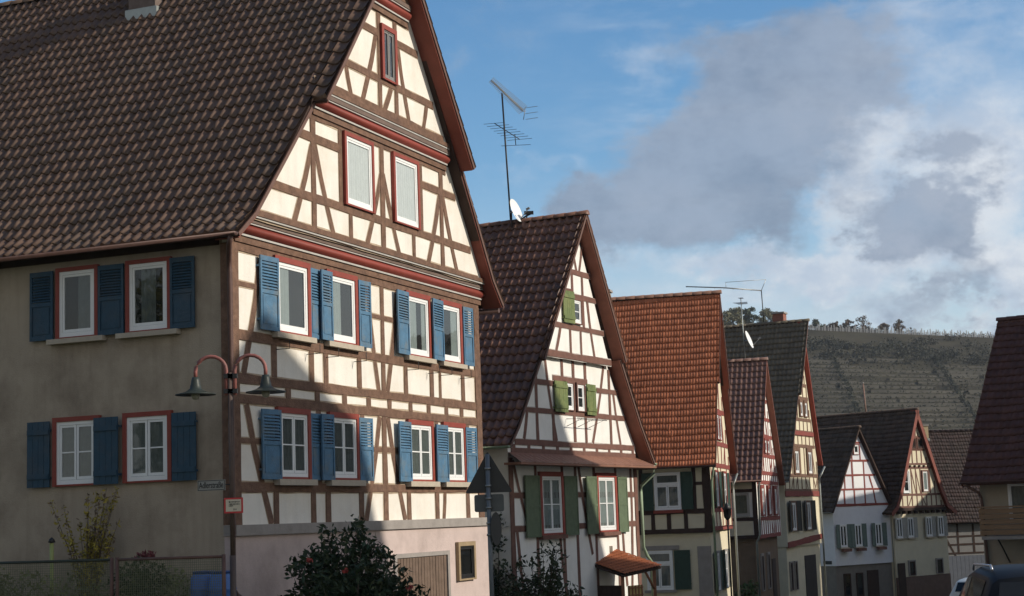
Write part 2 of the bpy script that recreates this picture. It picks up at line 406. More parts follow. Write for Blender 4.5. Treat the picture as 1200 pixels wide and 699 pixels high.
def stepped_roof(h, low, upp, y0l, y0u, y1, tw, co, amp, m, spt, step, jit, sharp, seed, sd, sm):
    full = low[:-1] + upp[1:]
    tile_slope(h, full, y0l, y1, tw, co, amp, m, spt, step, jit, sharp, seed=seed)
    tile_slope(h, upp, y0u, y0l - .004, tw, co, amp, m, spt, step, jit, sharp, part='verge_tiles', seed=seed + 1)
    vm = mat('brown verge board', (.135, .075, .058), .7, .2, 4)
    under_roof(h, low, y0l, y1, sd, sm, vm, board=(-.085, -.005), wall_y=.05, slab=False)
    under_roof(h, upp, y0u, y1, sd, sm, vm, board=(-.085, -.005), wall_y=-.12, slab=False)
    mb = MB(); sweep(mb, full, -.086, -.022, y0l + .036, y1, sd); sweep(mb, upp, -.086, -.024, y0u + .036, y0l + .03, sd); h.part('roof_deck', mb, timberdark)

def ridge_tiles(h, u, z, y0, y1, m, r=.12, L=.38):
    mb = MB(); mb.smooth = True
    n = max(1, int((y1 - y0) / L)); L = (y1 - y0) / n
    for k in range(n):
        a, b = y0 + k * L - .03, y0 + (k + 1) * L
        rr = []
        for yy, rad in ((a, r + .018), (b, r)):
            rr.append([mb.p(u + rad * math.cos(t), yy, z - .03 + rad * .85 * math.sin(t)) for t in [math.pi * j / 8 - .25 * (1 - j / 4) for j in range(9)]])
        for j in range(8): mb.face([rr[0][j], rr[0][j + 1], rr[1][j + 1], rr[1][j]])
        mb.face(rr[0][::-1])
    return h.part('ridge_tiles', mb, m)

def gutter(h, u, z, y0, y1, m=None, r=.075):
    mb = MB(); mb.smooth = True
    A = [[mb.p(u + r * math.cos(t), yy, z + r * math.sin(t)) for t in [math.pi + math.pi * j / 8 for j in range(9)]] for yy in (y0, y1)]
    B = [[mb.p(u + (r - .008) * math.cos(t), yy, z + (r - .008) * math.sin(t)) for t in [math.pi + math.pi * j / 8 for j in range(9)]] for yy in (y0, y1)]
    for j in range(8):
        mb.face([A[0][j], A[0][j + 1], A[1][j + 1], A[1][j]]); mb.face([B[0][j], B[1][j], B[1][j + 1], B[0][j + 1]])
    for C in (0, 1):
        for j in range(8): mb.face([A[C][j], B[C][j], B[C][j + 1], A[C][j + 1]])
        mb.face(A[C])
    for j in (0, 8): mb.face([A[0][j], A[1][j], B[1][j], B[0][j]])
    return h.part('gutter', mb, m or gutterm)

def window(h, mode, a0, a1, z0, z1, o=0.0, casing=None, cw=.09, cols=1, rows=1, frame=whitepaint, fw_=.06, curtain=None, sill=None, gl=None, transom=None, sash=True, sillm=None, label=None, cpart=(0, 1)):
    """outer size includes the casing; o = wall plane (outward distance)"""
    mb = MB(mode)
    c = cw if casing else 0
    x0, x1, y0, y1 = a0 + c, a1 - c, z0 + (c * .4 if casing else 0), z1 - c
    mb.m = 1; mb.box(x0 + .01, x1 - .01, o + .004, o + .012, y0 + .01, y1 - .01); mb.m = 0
    def ring(xa, xb, ya, yb, w, oa, ob):
        mb.box(xa, xa + w, oa, ob, ya, yb); mb.box(xb - w, xb, oa, ob, ya, yb)
        mb.box(xa + w, xb - w, oa, ob, yb - w, yb); mb.box(xa + w, xb - w, oa, ob, ya, ya + w * 1.25)
    ring(x0, x1, y0, y1, fw_ * .9, o + .002, o + .060)
    inner = []
    ix0, ix1, iy0, iy1 = x0 + fw_ * .9, x1 - fw_ * .9, y0 + fw_ * 1.15, y1 - fw_ * .9
    if transom:
        mb.box(ix0, ix1, o + .002, o + .058, iy0 + (iy1 - iy0) * transom - .03, iy0 + (iy1 - iy0) * transom + .03)
    W_ = (ix1 - ix0) / cols
    zones = [(iy0, iy1)] if not transom else [(iy0, iy0 + (iy1 - iy0) * transom - .03), (iy0 + (iy1 - iy0) * transom + .03, iy1)]
    for zi, (za, zb) in enumerate(zones):
        nc = cols if zi == 0 else 1
        WW = (ix1 - ix0) / nc
        for k in range(nc):
            xa, xb = ix0 + k * WW + (.004 if k else 0), ix0 + (k + 1) * WW - (.004 if k < nc - 1 else 0)
            if sash: ring(xa + .003, xb - .003, za + .003, zb - .003, .045, o + .002, o + .048)
            if zi == 0 and rows > 1:
                for r in range(1, rows):
                    zz = za + (zb - za) * r / rows; mb.box(xa + .046, xb - .046, o + .02, o + .046, zz - .013, zz + .013)
    w = h.part('window', mb, [frame, dark_backing])
    if label: w['label'] = label
    g = MB(mode); g.quad((ix0, o + .033, iy0), (ix1, o + .033, iy0), (ix1, o + .033, iy1), (ix0, o + .033, iy1))
    h.part('pane', g, gl or glass, w)
    if casing:
        cb = MB(mode); oa, ob = o + .001, o + .085
        cb.box(a0, a0 + c, oa, ob, z0, z1); cb.box(a1 - c, a1, oa, ob, z0, z1); cb.box(a0 + c, a1 - c, oa, ob, z1 - c, z1)
        cb.box(a0 + c, a1 - c, oa, ob - .01, z0, z0 + c * .4)
        h.part('casing', cb, casing, w)
    if curtain:
        kb = MB(mode); kb.smooth = True
        for (f0, f1) in (cpart if isinstance(cpart[0], tuple) else (cpart,)):
            xs0, xs1 = ix0 + (ix1 - ix0) * f0, ix0 + (ix1 - ix0) * f1
            n = max(8, int((xs1 - xs0) / .022)); ph = random.random() * 6; prev = None
            for i in range(n + 1):
                x = xs0 + (xs1 - xs0) * i / n
                oo = o + .0225 + .0062 * math.sin(i * 1.25 + ph) + .002 * math.sin(i * .6)
                cur = (kb.p(x, oo, iy0 + .01), kb.p(x, oo, iy1 - .01))
                if prev: kb.face([prev[0], cur[0], cur[1], prev[1]])
                prev = cur
        h.part('curtain', kb, curtain, w, recalc=False)
    if sill:
        sb = MB(mode); e, th, pr = sill
        sb.box(a0 - e, a1 + e, o + .001, o + pr, z0 - th, z0 - .003)
        h.part('sill', sb, sillm or stone, w)
    return w

def shutter(h, mode, a0, a1, z0, z1, o0, o1, m, style='louvre', label=None):
    """o0,o1: outward distance of the back face at a0 and a1 (so a shutter may stand ajar)"""
    tmp = MB()
    w, H_ = math.hypot(a1 - a0, o1 - o0), z1 - z0
    T = .036
    B = tmp.box
    if style == 'louvre':
        st = .055; mid = H_ * .52
        B(0, st, 0, T, 0, H_); B(w - st, w, 0, T, 0, H_)
        B(st, w - st, 0, T - .002, 0, .09); B(st, w - st, 0, T - .002, mid - .04, mid + .04); B(st, w - st, 0, T - .002, H_ - .10, H_)
        B(st, w - st, .006, .016, .09, mid - .04)
        B(st + .035, w - st - .035, .016, .026, .125, mid - .075)
        n = max(5, int((H_ - .10 - mid - .04) / .058))
        for k in range(n):
            z = mid + .05 + (H_ - .16 - mid) * (k + .5) / n
            c = Vector((w / 2, T * .5, z)); ang = R(52)
            tmp.obox(c, (w / 2 - st + .004, 0, 0), (0, math.cos(ang) * .032, -math.sin(ang) * .032), (0, math.sin(ang) * .005, math.cos(ang) * .005))
    elif style == 'plank':
        n = max(3, round(w / .13))
        for k in range(n): B(w * k / n + .003, w * (k + 1) / n - .003, 0, .026 + random.uniform(-.002, .002), 0, H_)
        for zc in (.14 * H_ + .03, .86 * H_ - .03): B(.015, w - .015, .0265, .052, zc - .05, zc + .05)
    else:
        B(0, w, 0, T - .012, 0, H_)
        for (xa, xb, za, zb) in ((0, .06, 0, H_), (w - .06, w, 0, H_), (.06, w - .06, 0, .08), (.06, w - .06, H_ - .08, H_), (.06, w - .06, H_ * .48, H_ * .48 + .07)): B(xa, xb, T - .0115, T, za, zb)
    mb = MB(mode)
    ca, so = (a1 - a0) / w, (o1 - o0) / w
    mb.v = []
    for (x, y, z) in tmp.v: mb.p(a0 + x * ca - y * so, o0 + x * so + y * ca, z0 + z)
    mb.f, mb.mi, mb.sm = tmp.f, tmp.mi, tmp.sm
    # two hinges
    for zc in (z0 + H_ * .14, z0 + H_ * .86):
        aa = a0 if o0 < o1 else a1
        mb.box(aa - .012, aa + .012, .001, min(o0, o1) + .01, zc - .02, zc + .02)
    s_ = h.part('shutter', mb, m)
    if label: s_['label'] = label
    return s_

def edge_lines(h, t, m, extra=.05):
    e = MB(t.mode)
    for k, (pts, w, o) in enumerate(list(t.calls)):
        a, b = Vector(pts[0]), Vector(pts[-1]); d = (b - a).normalized() * .02
        q = [tuple(a - d)] + [tuple(x) for x in pts[1:-1]] + [tuple(b + d)]
        e.beam(q, w + extra * random.uniform(.7, 1.3), .003 + .0004 * (k % 11), o, .05)
    return h.part('beam_edge', e, m)

def posts(mb, lst, w, d0, o=0.0, dd=.0006):
    for k, (a, za, zb) in enumerate(lst):
        if isinstance(a, tuple):
            sg = 1 if a[1] > a[0] else -1; ln = abs(za - zb)
            mb.beam([(a[0], za), (a[0] * .62 + a[1] * .38 - sg * .022 * ln, za * .62 + zb * .38), (a[0] * .3 + a[1] * .7 - sg * .016 * ln, za * .3 + zb * .7), (a[1], zb)], w, d0 + dd * (k % 9), o)
        else: mb.beam([(a, za), (a, zb)], w, d0 + dd * (k % 9), o)
def rails(mb, lst, w, d0, o=0.0, dd=.0006):
    for k, (z, a, b) in enumerate(lst):
        if isinstance(z, tuple): mb.beam([(a, z[0]), (b, z[1])], w, d0 + dd * (k % 9), o)
        else: mb.beam([(a, z), (b, z)], w, d0 + dd * (k % 9), o)

def chimney(h, u, y, z0, z1, wu, wy, m, cap=None):
    mb = MB(); mb.box(u - wu / 2, u + wu / 2, y - wy / 2, y + wy / 2, z0, z1)
    c = h.part('chimney', mb, m)
    mb = MB(); mb.box(u - wu / 2 - .06, u + wu / 2 + .06, y - wy / 2 - .06, y + wy / 2 + .06, z1 + .002, z1 + .09)
    h.part('cap', mb, cap or greystone, c)
    mb = MB(); mb.box(u - wu / 2 - .05, u + wu / 2 + .05, y - wy / 2 - .07, y + wy / 2 + .07, z0 + .0, z0 + .28)
    h.part('flashing', mb, zincm, c)

# ------------------------------------------------------------------ ground, road, hill
def build_ground():
    xs = [-900, -400, -150, -60, -30, -15, 0, 15, 30, 45, 60, 100, 180, 300, 450, 700, 1000]
    ys = [-120, -60, -40, -20, 0, 15, 30, 45, 60, 75, 90, 105, 130, 170, 220, 300]
    mb = MB(); g = [[mb.p(x, y, ground_z(y) - .02) for x in xs] for y in ys]
    for j in range(len(ys) - 1):
        for i in range(len(xs) - 1): mb.face([g[j][i], g[j][i + 1], g[j + 1][i + 1], g[j + 1][i]])
    tag(mb.build('ground', soil), kind='structure')
    left = [(-8, -12), (-5, 0), (2.5, 24), (4.2, 29), (7.2, 44), (9.4, 58), (14.3, 72), (18.6, 84), (23, 94), (30, 103), (44, 110)]
    def offs(pl, d):
        out = []
        for k, q in enumerate(pl):
            a = Vector(pl[max(0, k - 1)]); b = Vector(pl[min(len(pl) - 1, k + 1)]); t = (b - a).normalized()
            out.append((q[0] + t.y * d, q[1] - t.x * d))
        return out
    def fine(pl):
        o = []
        for a, b in zip(pl, pl[1:]):
            for k in range(6): o.append((a[0] + (b[0] - a[0]) * k / 6, a[1] + (b[1] - a[1]) * k / 6))
        return o + [pl[-1]]
    def strip(name, d0, d1, h, m):
        A, B = fine(offs(left, d0)), fine(offs(left, d1)); mb = MB()
        ra = [mb.p(x, y, ground_z(y) + h) for x, y in A]; rb = [mb.p(x, y, ground_z(y) + h) for x, y in B]
        sa = [mb.p(x, y, ground_z(y) - .1) for x, y in A]; sb = [mb.p(x, y, ground_z(y) - .1) for x, y in B]
        for k in range(len(ra) - 1):
            mb.face([ra[k], ra[k + 1], rb[k + 1], rb[k]]); mb.face([sa[k], sa[k + 1], ra[k + 1], ra[k]]); mb.face([rb[k], rb[k + 1], sb[k + 1], sb[k]])
        tag(mb.build(name, m), kind='structure')
    strip('road', 0, 6.4, .006, asphalt)
    strip('pavement', -1.6, -.14, .12, paving); strip('pavement', 6.54, 8.0, .12, paving)
    strip('kerb', -.135, -.005, .125, greystone); strip('kerb', 6.405, 6.535, .125, greystone)
    mb = MB()
    for k in range(30):
        y0 = 4 + k * 3.2; A = fine(offs(left, 3.14)); B = fine(offs(left, 3.26))
        def ip(pl, y):
            for a, b in zip(pl, pl[1:]):
                if a[1] <= y <= b[1]: t = (y - a[1]) / max(1e-6, b[1] - a[1]); return a[0] + (b[0] - a[0]) * t
            return pl[-1][0]
        mb.quad((ip(A, y0), y0, ground_z(y0) + .011), (ip(B, y0), y0, ground_z(y0) + .011), (ip(B, y0 + 1.4), y0 + 1.4, ground_z(y0 + 1.4) + .011), (ip(A, y0 + 1.4), y0 + 1.4, ground_z(y0 + 1.4) + .011))
    tag(mb.build('road_marking', whitepaint), kind='structure')
build_ground()

HILLZ = lambda x, y: -4.2 + max(0.0, min(1.0, (y - 400) / 210.0)) ** 1.0 * (71.5 - .058 * (x - 110)) + 1.2 * math.sin(x * .021 + y * .011)
def hill_height(x, y):
    if y > 610:
        return HILLZ(x, 610) + (y - 610) * .004
    return HILLZ(x, y)
def leaf_cloud(mb, blobs, n, size, rnd, flat=.0, up=.3):
    tot = sum(b[1][0] * b[1][1] * b[1][2] for b in blobs)
    for c, r in blobs:
        k = max(3, int(n * r[0] * r[1] * r[2] / tot))
        for _ in range(k):
            d = Vector((rnd.gauss(0, 1), rnd.gauss(0, 1), rnd.gauss(0, 1))).normalized() * (rnd.random() ** .45)
            q = Vector((c[0] + d.x * r[0], c[1] + d.y * r[1], c[2] + d.z * r[2]))
            nrm = Vector((rnd.gauss(0, 1), rnd.gauss(0, 1), rnd.gauss(0, 1) + up)).normalized()
            t = nrm.orthogonal().normalized(); t.rotate(Matrix.Rotation(rnd.random() * 6.28, 3, nrm)); bt = nrm.cross(t)
            s = size * rnd.uniform(.6, 1.4)
            i = [mb.p(*(q + t * s)), mb.p(*(q + bt * s * .42 + nrm * s * .12)), mb.p(*(q - t * s)), mb.p(*(q - bt * s * .42 + nrm * s * .12))]
            mb.face(i)

def build_hill():
    m = bpy.data.materials.new('vineyard hillside'); m.use_nodes = True
    N = m.node_tree.nodes; L = m.node_tree.links; b = N['Principled BSDF']
    b.inputs['Roughness'].default_value = .95; b.inputs['Specular IOR Level'].default_value = .05
    tc = N.new('ShaderNodeTexCoord'); nz = N.new('ShaderNodeTexNoise'); nz.inputs['Scale'].default_value = .035; nz.inputs['Detail'].default_value = 10; nz.inputs['Roughness'].default_value = .7
    L.new(tc.outputs['Object'], nz.inputs[0])
    cr = N.new('ShaderNodeValToRGB'); e = cr.color_ramp.elements
    e[0].position = .35; e[0].color = (.040, .036, .024, 1); e[1].position = .68; e[1].color = (.084, .074, .050, 1)
    L.new(nz.outputs['Fac'], cr.inputs[0]); L.new(cr.outputs[0], b.inputs['Base Color'])
    mb = MB(); mb.smooth = True
    ys = [190, 280, 360, 385, 400] + [412 + 11 * k for k in range(19)] + [640, 700, 900, 1500]
    xs = [-500 + 20 * k for k in range(66)]
    g = [[mb.p(x, y, hill_height(x, y) - (.3 if y < 405 else 0)) for x in xs] for y in ys]
    for j in range(len(ys) - 1):
        for i in range(len(xs) - 1): mb.face([g[j][i], g[j][i + 1], g[j + 1][i + 1], g[j + 1][i]])
    tag(mb.build('hill', m), kind='structure')
    # dry-stone terrace walls and vine rows, one mass
    stn = mat('terrace stone', (.14, .128, .10), .95, .35, .08, 0)
    vin = mat('autumn vine leaf', (.058, .056, .036), .95, .4, .05, 0)
    wall_mb, vine = MB(), MB()
    rnd = random.Random(4)
    y = 424.0
    while y < 566:
        gap = 5.4 + rnd.uniform(-.5, .5)
        lim = 500 + 14 * math.sin(y)
        x = 60.0
        while x < 260:
            ln = rnd.uniform(12, 34); x1 = min(x + ln, 260)
            fy = lambda xx: y + 5 * math.sin(xx * .018 + 1) + 2 * math.sin(xx * .05)
            n = max(2, int((x1 - x) / 4)); hgt = rnd.uniform(.5, 1.2)
            if rnd.random() < .92:
                for k in range(n):
                    xa, xb = x + (x1 - x) * k / n, x + (x1 - x) * (k + 1) / n
                    za, zb = hill_height(xa, fy(xa)), hill_height(xb, fy(xb))
                    wall_mb.quad((xa, fy(xa) - .2, za - .5), (xb, fy(xb) - .2, zb - .5), (xb, fy(xb), zb + hgt), (xa, fy(xa), za + hgt))
                    wall_mb.quad((xa, fy(xa), za + hgt), (xb, fy(xb), zb + hgt), (xb, fy(xb) + 3, zb + hgt), (xa, fy(xa) + 3, za + hgt))
            xx = x
            while xx < x1:
                for r in (1.7, 3.2):
                    yy = fy(xx) + r; z = hill_height(xx, yy); hh = rnd.uniform(.4, .75)
                    leaf_cloud(vine, [((xx, yy, z + .5 + hh * .5), (1.1, .35, hh))], 5, .42, rnd)
                xx += rnd.uniform(1.5, 2.3)
            x = x1 + rnd.uniform(0, 2)
        y += gap
    hedge = MB()
    for (xa, ya, xb, yb) in ((109, 565, 96.0, 430), (144.0, 565, 128.0, 430)):
        for k in range(150):
            f = k / 149; x = xa + (xb - xa) * f + rnd.uniform(-.5, .5); y = ya + (yb - ya) * f
            leaf_cloud(hedge, [((x, y, hill_height(x, y) + 1.3), (.9, .9, 1.3))], 9, .45, rnd)
    tag(hedge.build('hedge_lines', mat('dark hedge leaf', (.040, .043, .030), .95, .3, .2, 0), recalc=False), kind='stuff')
    tag(wall_mb.build('terrace_walls', stn, recalc=False), kind='stuff')
    tag(vine.build('vine_rows', vin, recalc=False), kind='stuff')
build_hill()

def leafmat(name, c, var=.45, scale=6):
    m = mat(name, c, .6, var, scale, 0, 1, .25)
    return m
leafdark = leafmat('dark glossy leaf', (.022, .040, .018))
leafmid = leafmat('mid green leaf', (.045, .065, .025))
leafyellow = leafmat('yellow autumn leaf', (.32, .26, .05))
leafolive = leafmat('olive autumn leaf', (.17, .16, .085), .5, .3)
leafrust = leafmat('rust autumn leaf', (.16, .115, .075), .5, .5)
barkm = mat('grey bark', (.09, .07, .055), .9, .3, 4, .4, 20, .1)

def tree(name, x, y, h, w, label, lm, n=900, group=None, bare=False, rnd=None, leaf=.5):
    rnd = rnd or random.Random(int(x * 7 + y)); z = hill_height(x, y)
    t = empty(name, (x, y, z - .3), 0, label, 'tree', group)
    tr = MB(); tr.tube([(0, 0, 0), (.1, 0, h * .3), (.0, .1, h * .6), (.1, 0, h * .85)], [h * .03, h * .024, h * .015, h * .006], 7)
    for k in range(9):
        a = rnd.random() * 6.28; b0 = h * rnd.uniform(.25, .6); L = w * rnd.uniform(.5, .95)
        tr.tube([(0, 0, b0), (math.cos(a) * L * .5, math.sin(a) * L * .5, b0 + h * .14), (math.cos(a) * L, math.sin(a) * L, b0 + h * rnd.uniform(.2, .34))], [h * .012, h * .008, h * .003], 5)
    tr.build('trunk', barkm, t)
    cr = MB(); bl = []
    for k in range(22):
        a = rnd.random() * 6.28; rr = w * rnd.uniform(.1, 1.05); zz = h * rnd.uniform(.12, .88)
        s = w * rnd.uniform(.14, .40) * (1 - .4 * (zz / h - .4))
        bl.append(((math.cos(a) * rr * (1.25 - zz / h), math.sin(a) * rr * (1.25 - zz / h), zz), (s, s, s * .8)))
    leaf_cloud(cr, bl, n, leaf, rnd)
    cr.build('crown', lm, t, recalc=False)
    return t

# ------------------------------------------------------------------ house 1: the big half-timbered house at the corner
def build_corner_house():
    h = House('half_timbered_house', -5.376, 31.0, 22.2, 'largest timbered house, cream with blue shutters and red cornices, nearest on the left', 'house')
    zb = -1.35
    W_, D_ = 11.85, 13.5
    RL = [(-.42, 7.16), (.22, 7.66), (1.40, 8.98), (2.70, 10.46)]
    RLu = [(2.55, 10.36), (4.73, 13.07), (6.40, 15.14)]
    RR = [(12.45, 7.16), (11.85, 7.75), (10.0, 10.45)]
    RRu = [(10.12, 10.30), (7.40, 13.86), (6.40, 15.14)]
    # body
    mb = MB()
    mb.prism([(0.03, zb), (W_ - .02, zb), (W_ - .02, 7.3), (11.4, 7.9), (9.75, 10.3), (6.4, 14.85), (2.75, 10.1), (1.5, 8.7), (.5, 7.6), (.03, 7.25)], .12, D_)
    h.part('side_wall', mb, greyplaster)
    mb = MB('front'); mb.prism([(0, 1.72), (W_, 1.72), (W_, 7.3), (0, 7.3)], -.13, 0)
    mb.prism([(.52, 7.66), (11.86, 7.66), (10.02, 10.34), (2.78, 10.34), (1.50, 8.93)], -.13, .2)
    mb.prism([(3.12, 10.82), (9.74, 10.82), (6.42, 15.0)], -.13, .34)
    mb.prism([(2.9, 10.3), (9.9, 10.3), (9.6, 10.82), (3.1, 10.82)], -.13, .1); mb.prism([(.3, 7.2), (11.7, 7.2), (11.6, 7.7), (.5, 7.66)], -.13, .02)
    h.part('wall', mb, cream)
    mb = MB('front'); mb.prism([(-.03, zb), (W_ + .02, zb), (W_ + .02, 1.53), (-.03, 1.53)], -.13, .09)
    mb.m = 1; mb.prism([(6.62, zb), (9.3, zb), (9.3, .90), (6.62, .93)], .0905, .094); mb.m = 0
    h.part('plinth', mb, [pinkplaster, dark_backing])
    mb = MB('front')
    mb.prism([(-.06, 1.53), (W_ + .05, 1.53), (W_ + .05, 1.73), (-.06, 1.73)], -.13, .15)
    h.part('ledge', mb, greystone)
    mb = MB(); mb.box(0, .02, .2, D_, 7.05, 7.25); h.part('eaves_plate', mb, timberdark)
    mb = MB('left'); mb.box(-.026, .16, .0015, .016, 1.735, 7.08); h.part('corner_post', mb, timber)
    # garage door of vertical boards, cellar window
    mb = MB('front')
    n = 17
    for k in range(n): mb.box(6.66 + k * 2.6 / n, 6.66 + (k + 1) * 2.6 / n - .018, .095, .118 + random.uniform(-.003, .003), zb + .1, .87)
    d = h.part('garage_door', mb, mat('grey brown door board', (.15, .105, .078), .8, .25, 5, .3, 30, .2))
    mb = MB('front'); mb.box(9.30, 9.42, .095, .135, zb, .98); mb.box(6.5, 6.62, .095, .135, zb, .98); mb.box(6.62, 9.30, .095, .135, .885, .98); h.part('door_frame', mb, greystone, d)
    window(h, 'front', 9.84, 10.86, .24, 1.16, .095, casing=mat('ochre frame', (.30, .22, .13), .7, .2, 5), cw=.1, frame=iron, fw_=.04, gl=glass)
    A = lambda a, o: a - 2.45 * o
    # ---- timber frame, ground floor and first floor
    t = MB('front')
    posts(t, [(.17, 1.73, 7.05), (11.69, 1.73, 7.05)], .32, .030)
    rails(t, [(2.44, .33, 11.53), (4.12, .0, 11.85), (4.51, 0, 11.85), (5.34, .33, 11.53), (7.06, .0, 11.85)], .18, .024)
    rails(t, [(3.32, .33, 1.25), (3.29, 5.85, 7.1), (6.33, .33, 1.3), (6.26, 5.45, 7.4)], .10, .016)
    for x in (2.17, 3.36, 4.55, 5.66, 6.68, 7.76, 8.74, 9.74, 10.64): t.beam([(x, 4.21), (x, 4.42)], .18, .019)
    posts(t, [(x, 4.6, 5.26) for x in (1.64, 3.14, 3.75, 5.25, 7.55, 8.95, 10.77)], .18, .017)
    posts(t, [(9.43, 4.6, 5.26)], .11, .018)
    posts(t, [(6.41, 4.6, 5.25), (6.42, 5.43, 6.97)], .17, .020)
    posts(t, [((1.16, .50), 6.9, 4.6), ((5.72, 6.17), 6.95, 4.6), ((7.20, 6.60), 6.95, 4.6)], .155, .0135)
    posts(t, [(x, 1.73, 2.35) for x in (1.64, 3.12, 3.74, 5.22, 7.55, 9.07, 10.86)], .19, .018)
    posts(t, [((9.52, 9.43), 2.35, 1.73)], .13, .018)
    posts(t, [(6.38, 1.73, 4.03)], .20, .0215)
    posts(t, [((.58, 1.46), 4.02, 1.73), ((6.18, 5.42), 4.02, 1.73), ((6.58, 7.34), 4.02, 1.73)], .165, .0125)
    # upright studs beside the windows
    posts(t, [(x, 5.43, 6.97) for x in (3.42, 5.36, 9.16, 10.96)], .17, .0145)
    posts(t, [(x, 2.53, 4.03) for x in (3.40, 5.34, 9.14, 10.96)], .17, .0145)
    # attic 1 (jettied .2)
    o = .2
    rails(t, [(7.72, .62, 11.45), (10.2, 2.75, 9.65)], .18, .024, o)
    rails(t, [(8.42, 1.0, 11.05), (9.70, 2.1, 4.2), (9.63, 8.2, 10.2)], .17, .020, o)
    posts(t, [(3.02, 7.8, 10.12), (6.19, 7.8, 10.12), (9.36, 7.8, 10.12)], .19, .022, o)
    posts(t, [((2.96, 2.14), 9.5, 7.7), ((3.08, 3.88), 9.62, 7.7), ((6.14, 5.35), 9.48, 7.7), ((6.26, 7.02), 9.5, 7.7), ((9.30, 8.50), 9.6, 7.7), ((9.44, 10.22), 9.6, 7.7)], .16, .0135, o)
    posts(t, [(4.64, 7.8, 8.35), (7.77, 7.8, 8.35), (4.22, 8.4, 10.12), (8.22, 8.4, 10.12)], .16, .0165, o)
    # attic 2 (jettied .34)
    o = .34
    rails(t, [(10.88, 2.92, 9.28)], .20, .024, o)
    rails(t, [(11.63, 3.65, 8.75), (12.70, 4.55, 7.95), (13.28, 4.95, 7.48)], .165, .020, o)
    posts(t, [(5.92, 10.95, 13.24), (6.75, 10.95, 13.24)], .17, .022, o)
    posts(t, [((5.80, 5.04), 12.68, 10.9), ((6.90, 7.42), 12.62, 10.9), ((4.32, 4.52), 11.55, 10.95), ((6.50, 6.12), 11.55, 10.95), ((8.38, 8.18), 11.55, 10.95)], .15, .0135, o)
    posts(t, [(6.35, 13.35, 14.4)], .15, .0165, o)
    h.part('timber_frame', t, timber); edge_lines(h, t, mat('brownish panel edge', (.40, .31, .22), .9, .3, 5))
    # ---- cornice bands
    def cornice(zc, a0, a1, o0, o1, name):
        c = MB('front')
        def lay(z0, z1, p, m): c.m = m; c.prism([(a0, z0), (a1, z0), (a1, z1), (a0, z1)], o0 - .02, p); c.m = 0
        lay(zc - .14, zc - .012, o0 + .060, 0)                      # grey brown lower board
        lay(zc - .010, zc + .028, o0 + .095, 2)                     # pale line
        c.m = 3
        n = 7
        ring = [(o0 + .09 + .085 * math.sin(math.pi * k / n), zc + .03 + .20 * k / n) for k in range(n + 1)]
        A_ = [c.p(a0, q[0], q[1]) for q in ring]; B_ = [c.p(a1, q[0], q[1]) for q in ring]; c.smooth = True
        for k in range(n): c.face([A_[k], A_[k + 1], B_[k + 1], B_[k]])
        c.smooth = False
        A2 = [c.p(a0, o0, ring[0][1])] + A_ + [c.p(a0, o0, ring[-1][1])]; c.face(A2)
        B2 = [c.p(a1, o0, ring[0][1])] + B_ + [c.p(a1, o0, ring[-1][1])]; c.face(B2[::-1])
        c.m = 0
        lay(zc + .232, zc + .262, o0 + .15, 2)
        lay(zc + .264, zc + .36, o0 + .17, 1)
        lay(zc + .362, zc + .40, o1 + .045, 2)
        lay(zc + .402, zc + .50, o1 + .065, 0)
        h.part(name, c, [timber, mat('grey brown cornice', (.15, .105, .085), .8, .2, 4, .2), mat('pale cornice line', (.42, .40, .37), .8, .15, 4), redpaint])
    cornice(7.27, .18, 11.95, 0, .2, 'cornice')
    cornice(10.34, 2.98, 9.62, .2, .34, 'cornice')
    cornice(13.34, 5.2, 7.35, .34, .40, 'cornice')
    # ---- windows, first floor
    for i, (a0, a1, z0, z1, cp) in enumerate(((1.62, 3.04, 5.50, 7.05, ((0, .42),)), (3.74, 5.13, 5.50, 7.04, ((.05, .5),)), (7.54, 8.86, 5.50, 7.02, ((0, .45), (.72, 1))), (9.44, 10.68, 5.50, 7.02, ((.55, 1),)))):
        window(h, 'front', a0, a1, z0, z1, .002, casing=redpaint, cw=.115, curtain=curtainm, cpart=cp, sill=(.08, .11, .16), fw_=.07)
    for i, (a0, a1, z0, z1) in enumerate(((1.64, 2.94, 2.60, 4.02), (3.74, 5.06, 2.60, 4.02), (7.48, 8.84, 2.60, 4.02), (9.40, 10.70, 2.60, 4.04))):
        window(h, 'front', a0, a1, z0, z1, .002, casing=redpaint, cw=.115, cols=2, rows=2, curtain=curtaing, sill=(.1, .12, .16), fw_=.065)
    sh = [(1.02, 1.66, .07, .11), (3.02, 3.52, .05, .05), (3.36, 3.86, .13, .12), (5.16, 5.66, .06, .10), (6.98, 7.62, .10, .08), (8.84, 9.52, .12, .08), (10.72, 11.26, .07, .10)]
    for k, (a0, a1, o0, o1) in enumerate(sh):
        shutter(h, 'front', a0, a1, 5.50, 6.97, o0, o1, blueshut, label='blue shutter with flaking paint' if k == 3 else None)
    sh = [(1.02, 1.68, .06, .10), (2.94, 3.42, .05, .05), (3.28, 3.80, .12, .12), (5.04, 5.60, .06, .10), (6.90, 7.56, .10, .08), (8.84, 9.56, .12, .09), (10.66, 11.26, .07, .10)]
    for k, (a0, a1, o0, o1) in enumerate(sh):
        shutter(h, 'front', a0, a1, 2.59, 3.95, o0, o1, blueshut, label='blue shutter with a bare wood patch' if k == 6 else None)
    # flower box brackets below the first-floor sills
    for k, x in enumerate((1.72, 2.95, 3.75, 5.0, 7.6, 8.75, 9.45, 10.6)):
        b = MB('front'); b.tube([(x, .01, 5.16), (x, .32, 5.16), (x, .32, 5.34)], .009, 5); h.part('bracket', b, iron)
    # attic windows
    window(h, 'front', 4.30, 5.68, 8.50, 10.12, .202, casing=redpaint, cw=.09, curtain=curtainm, gl=glass2, fw_=.065)
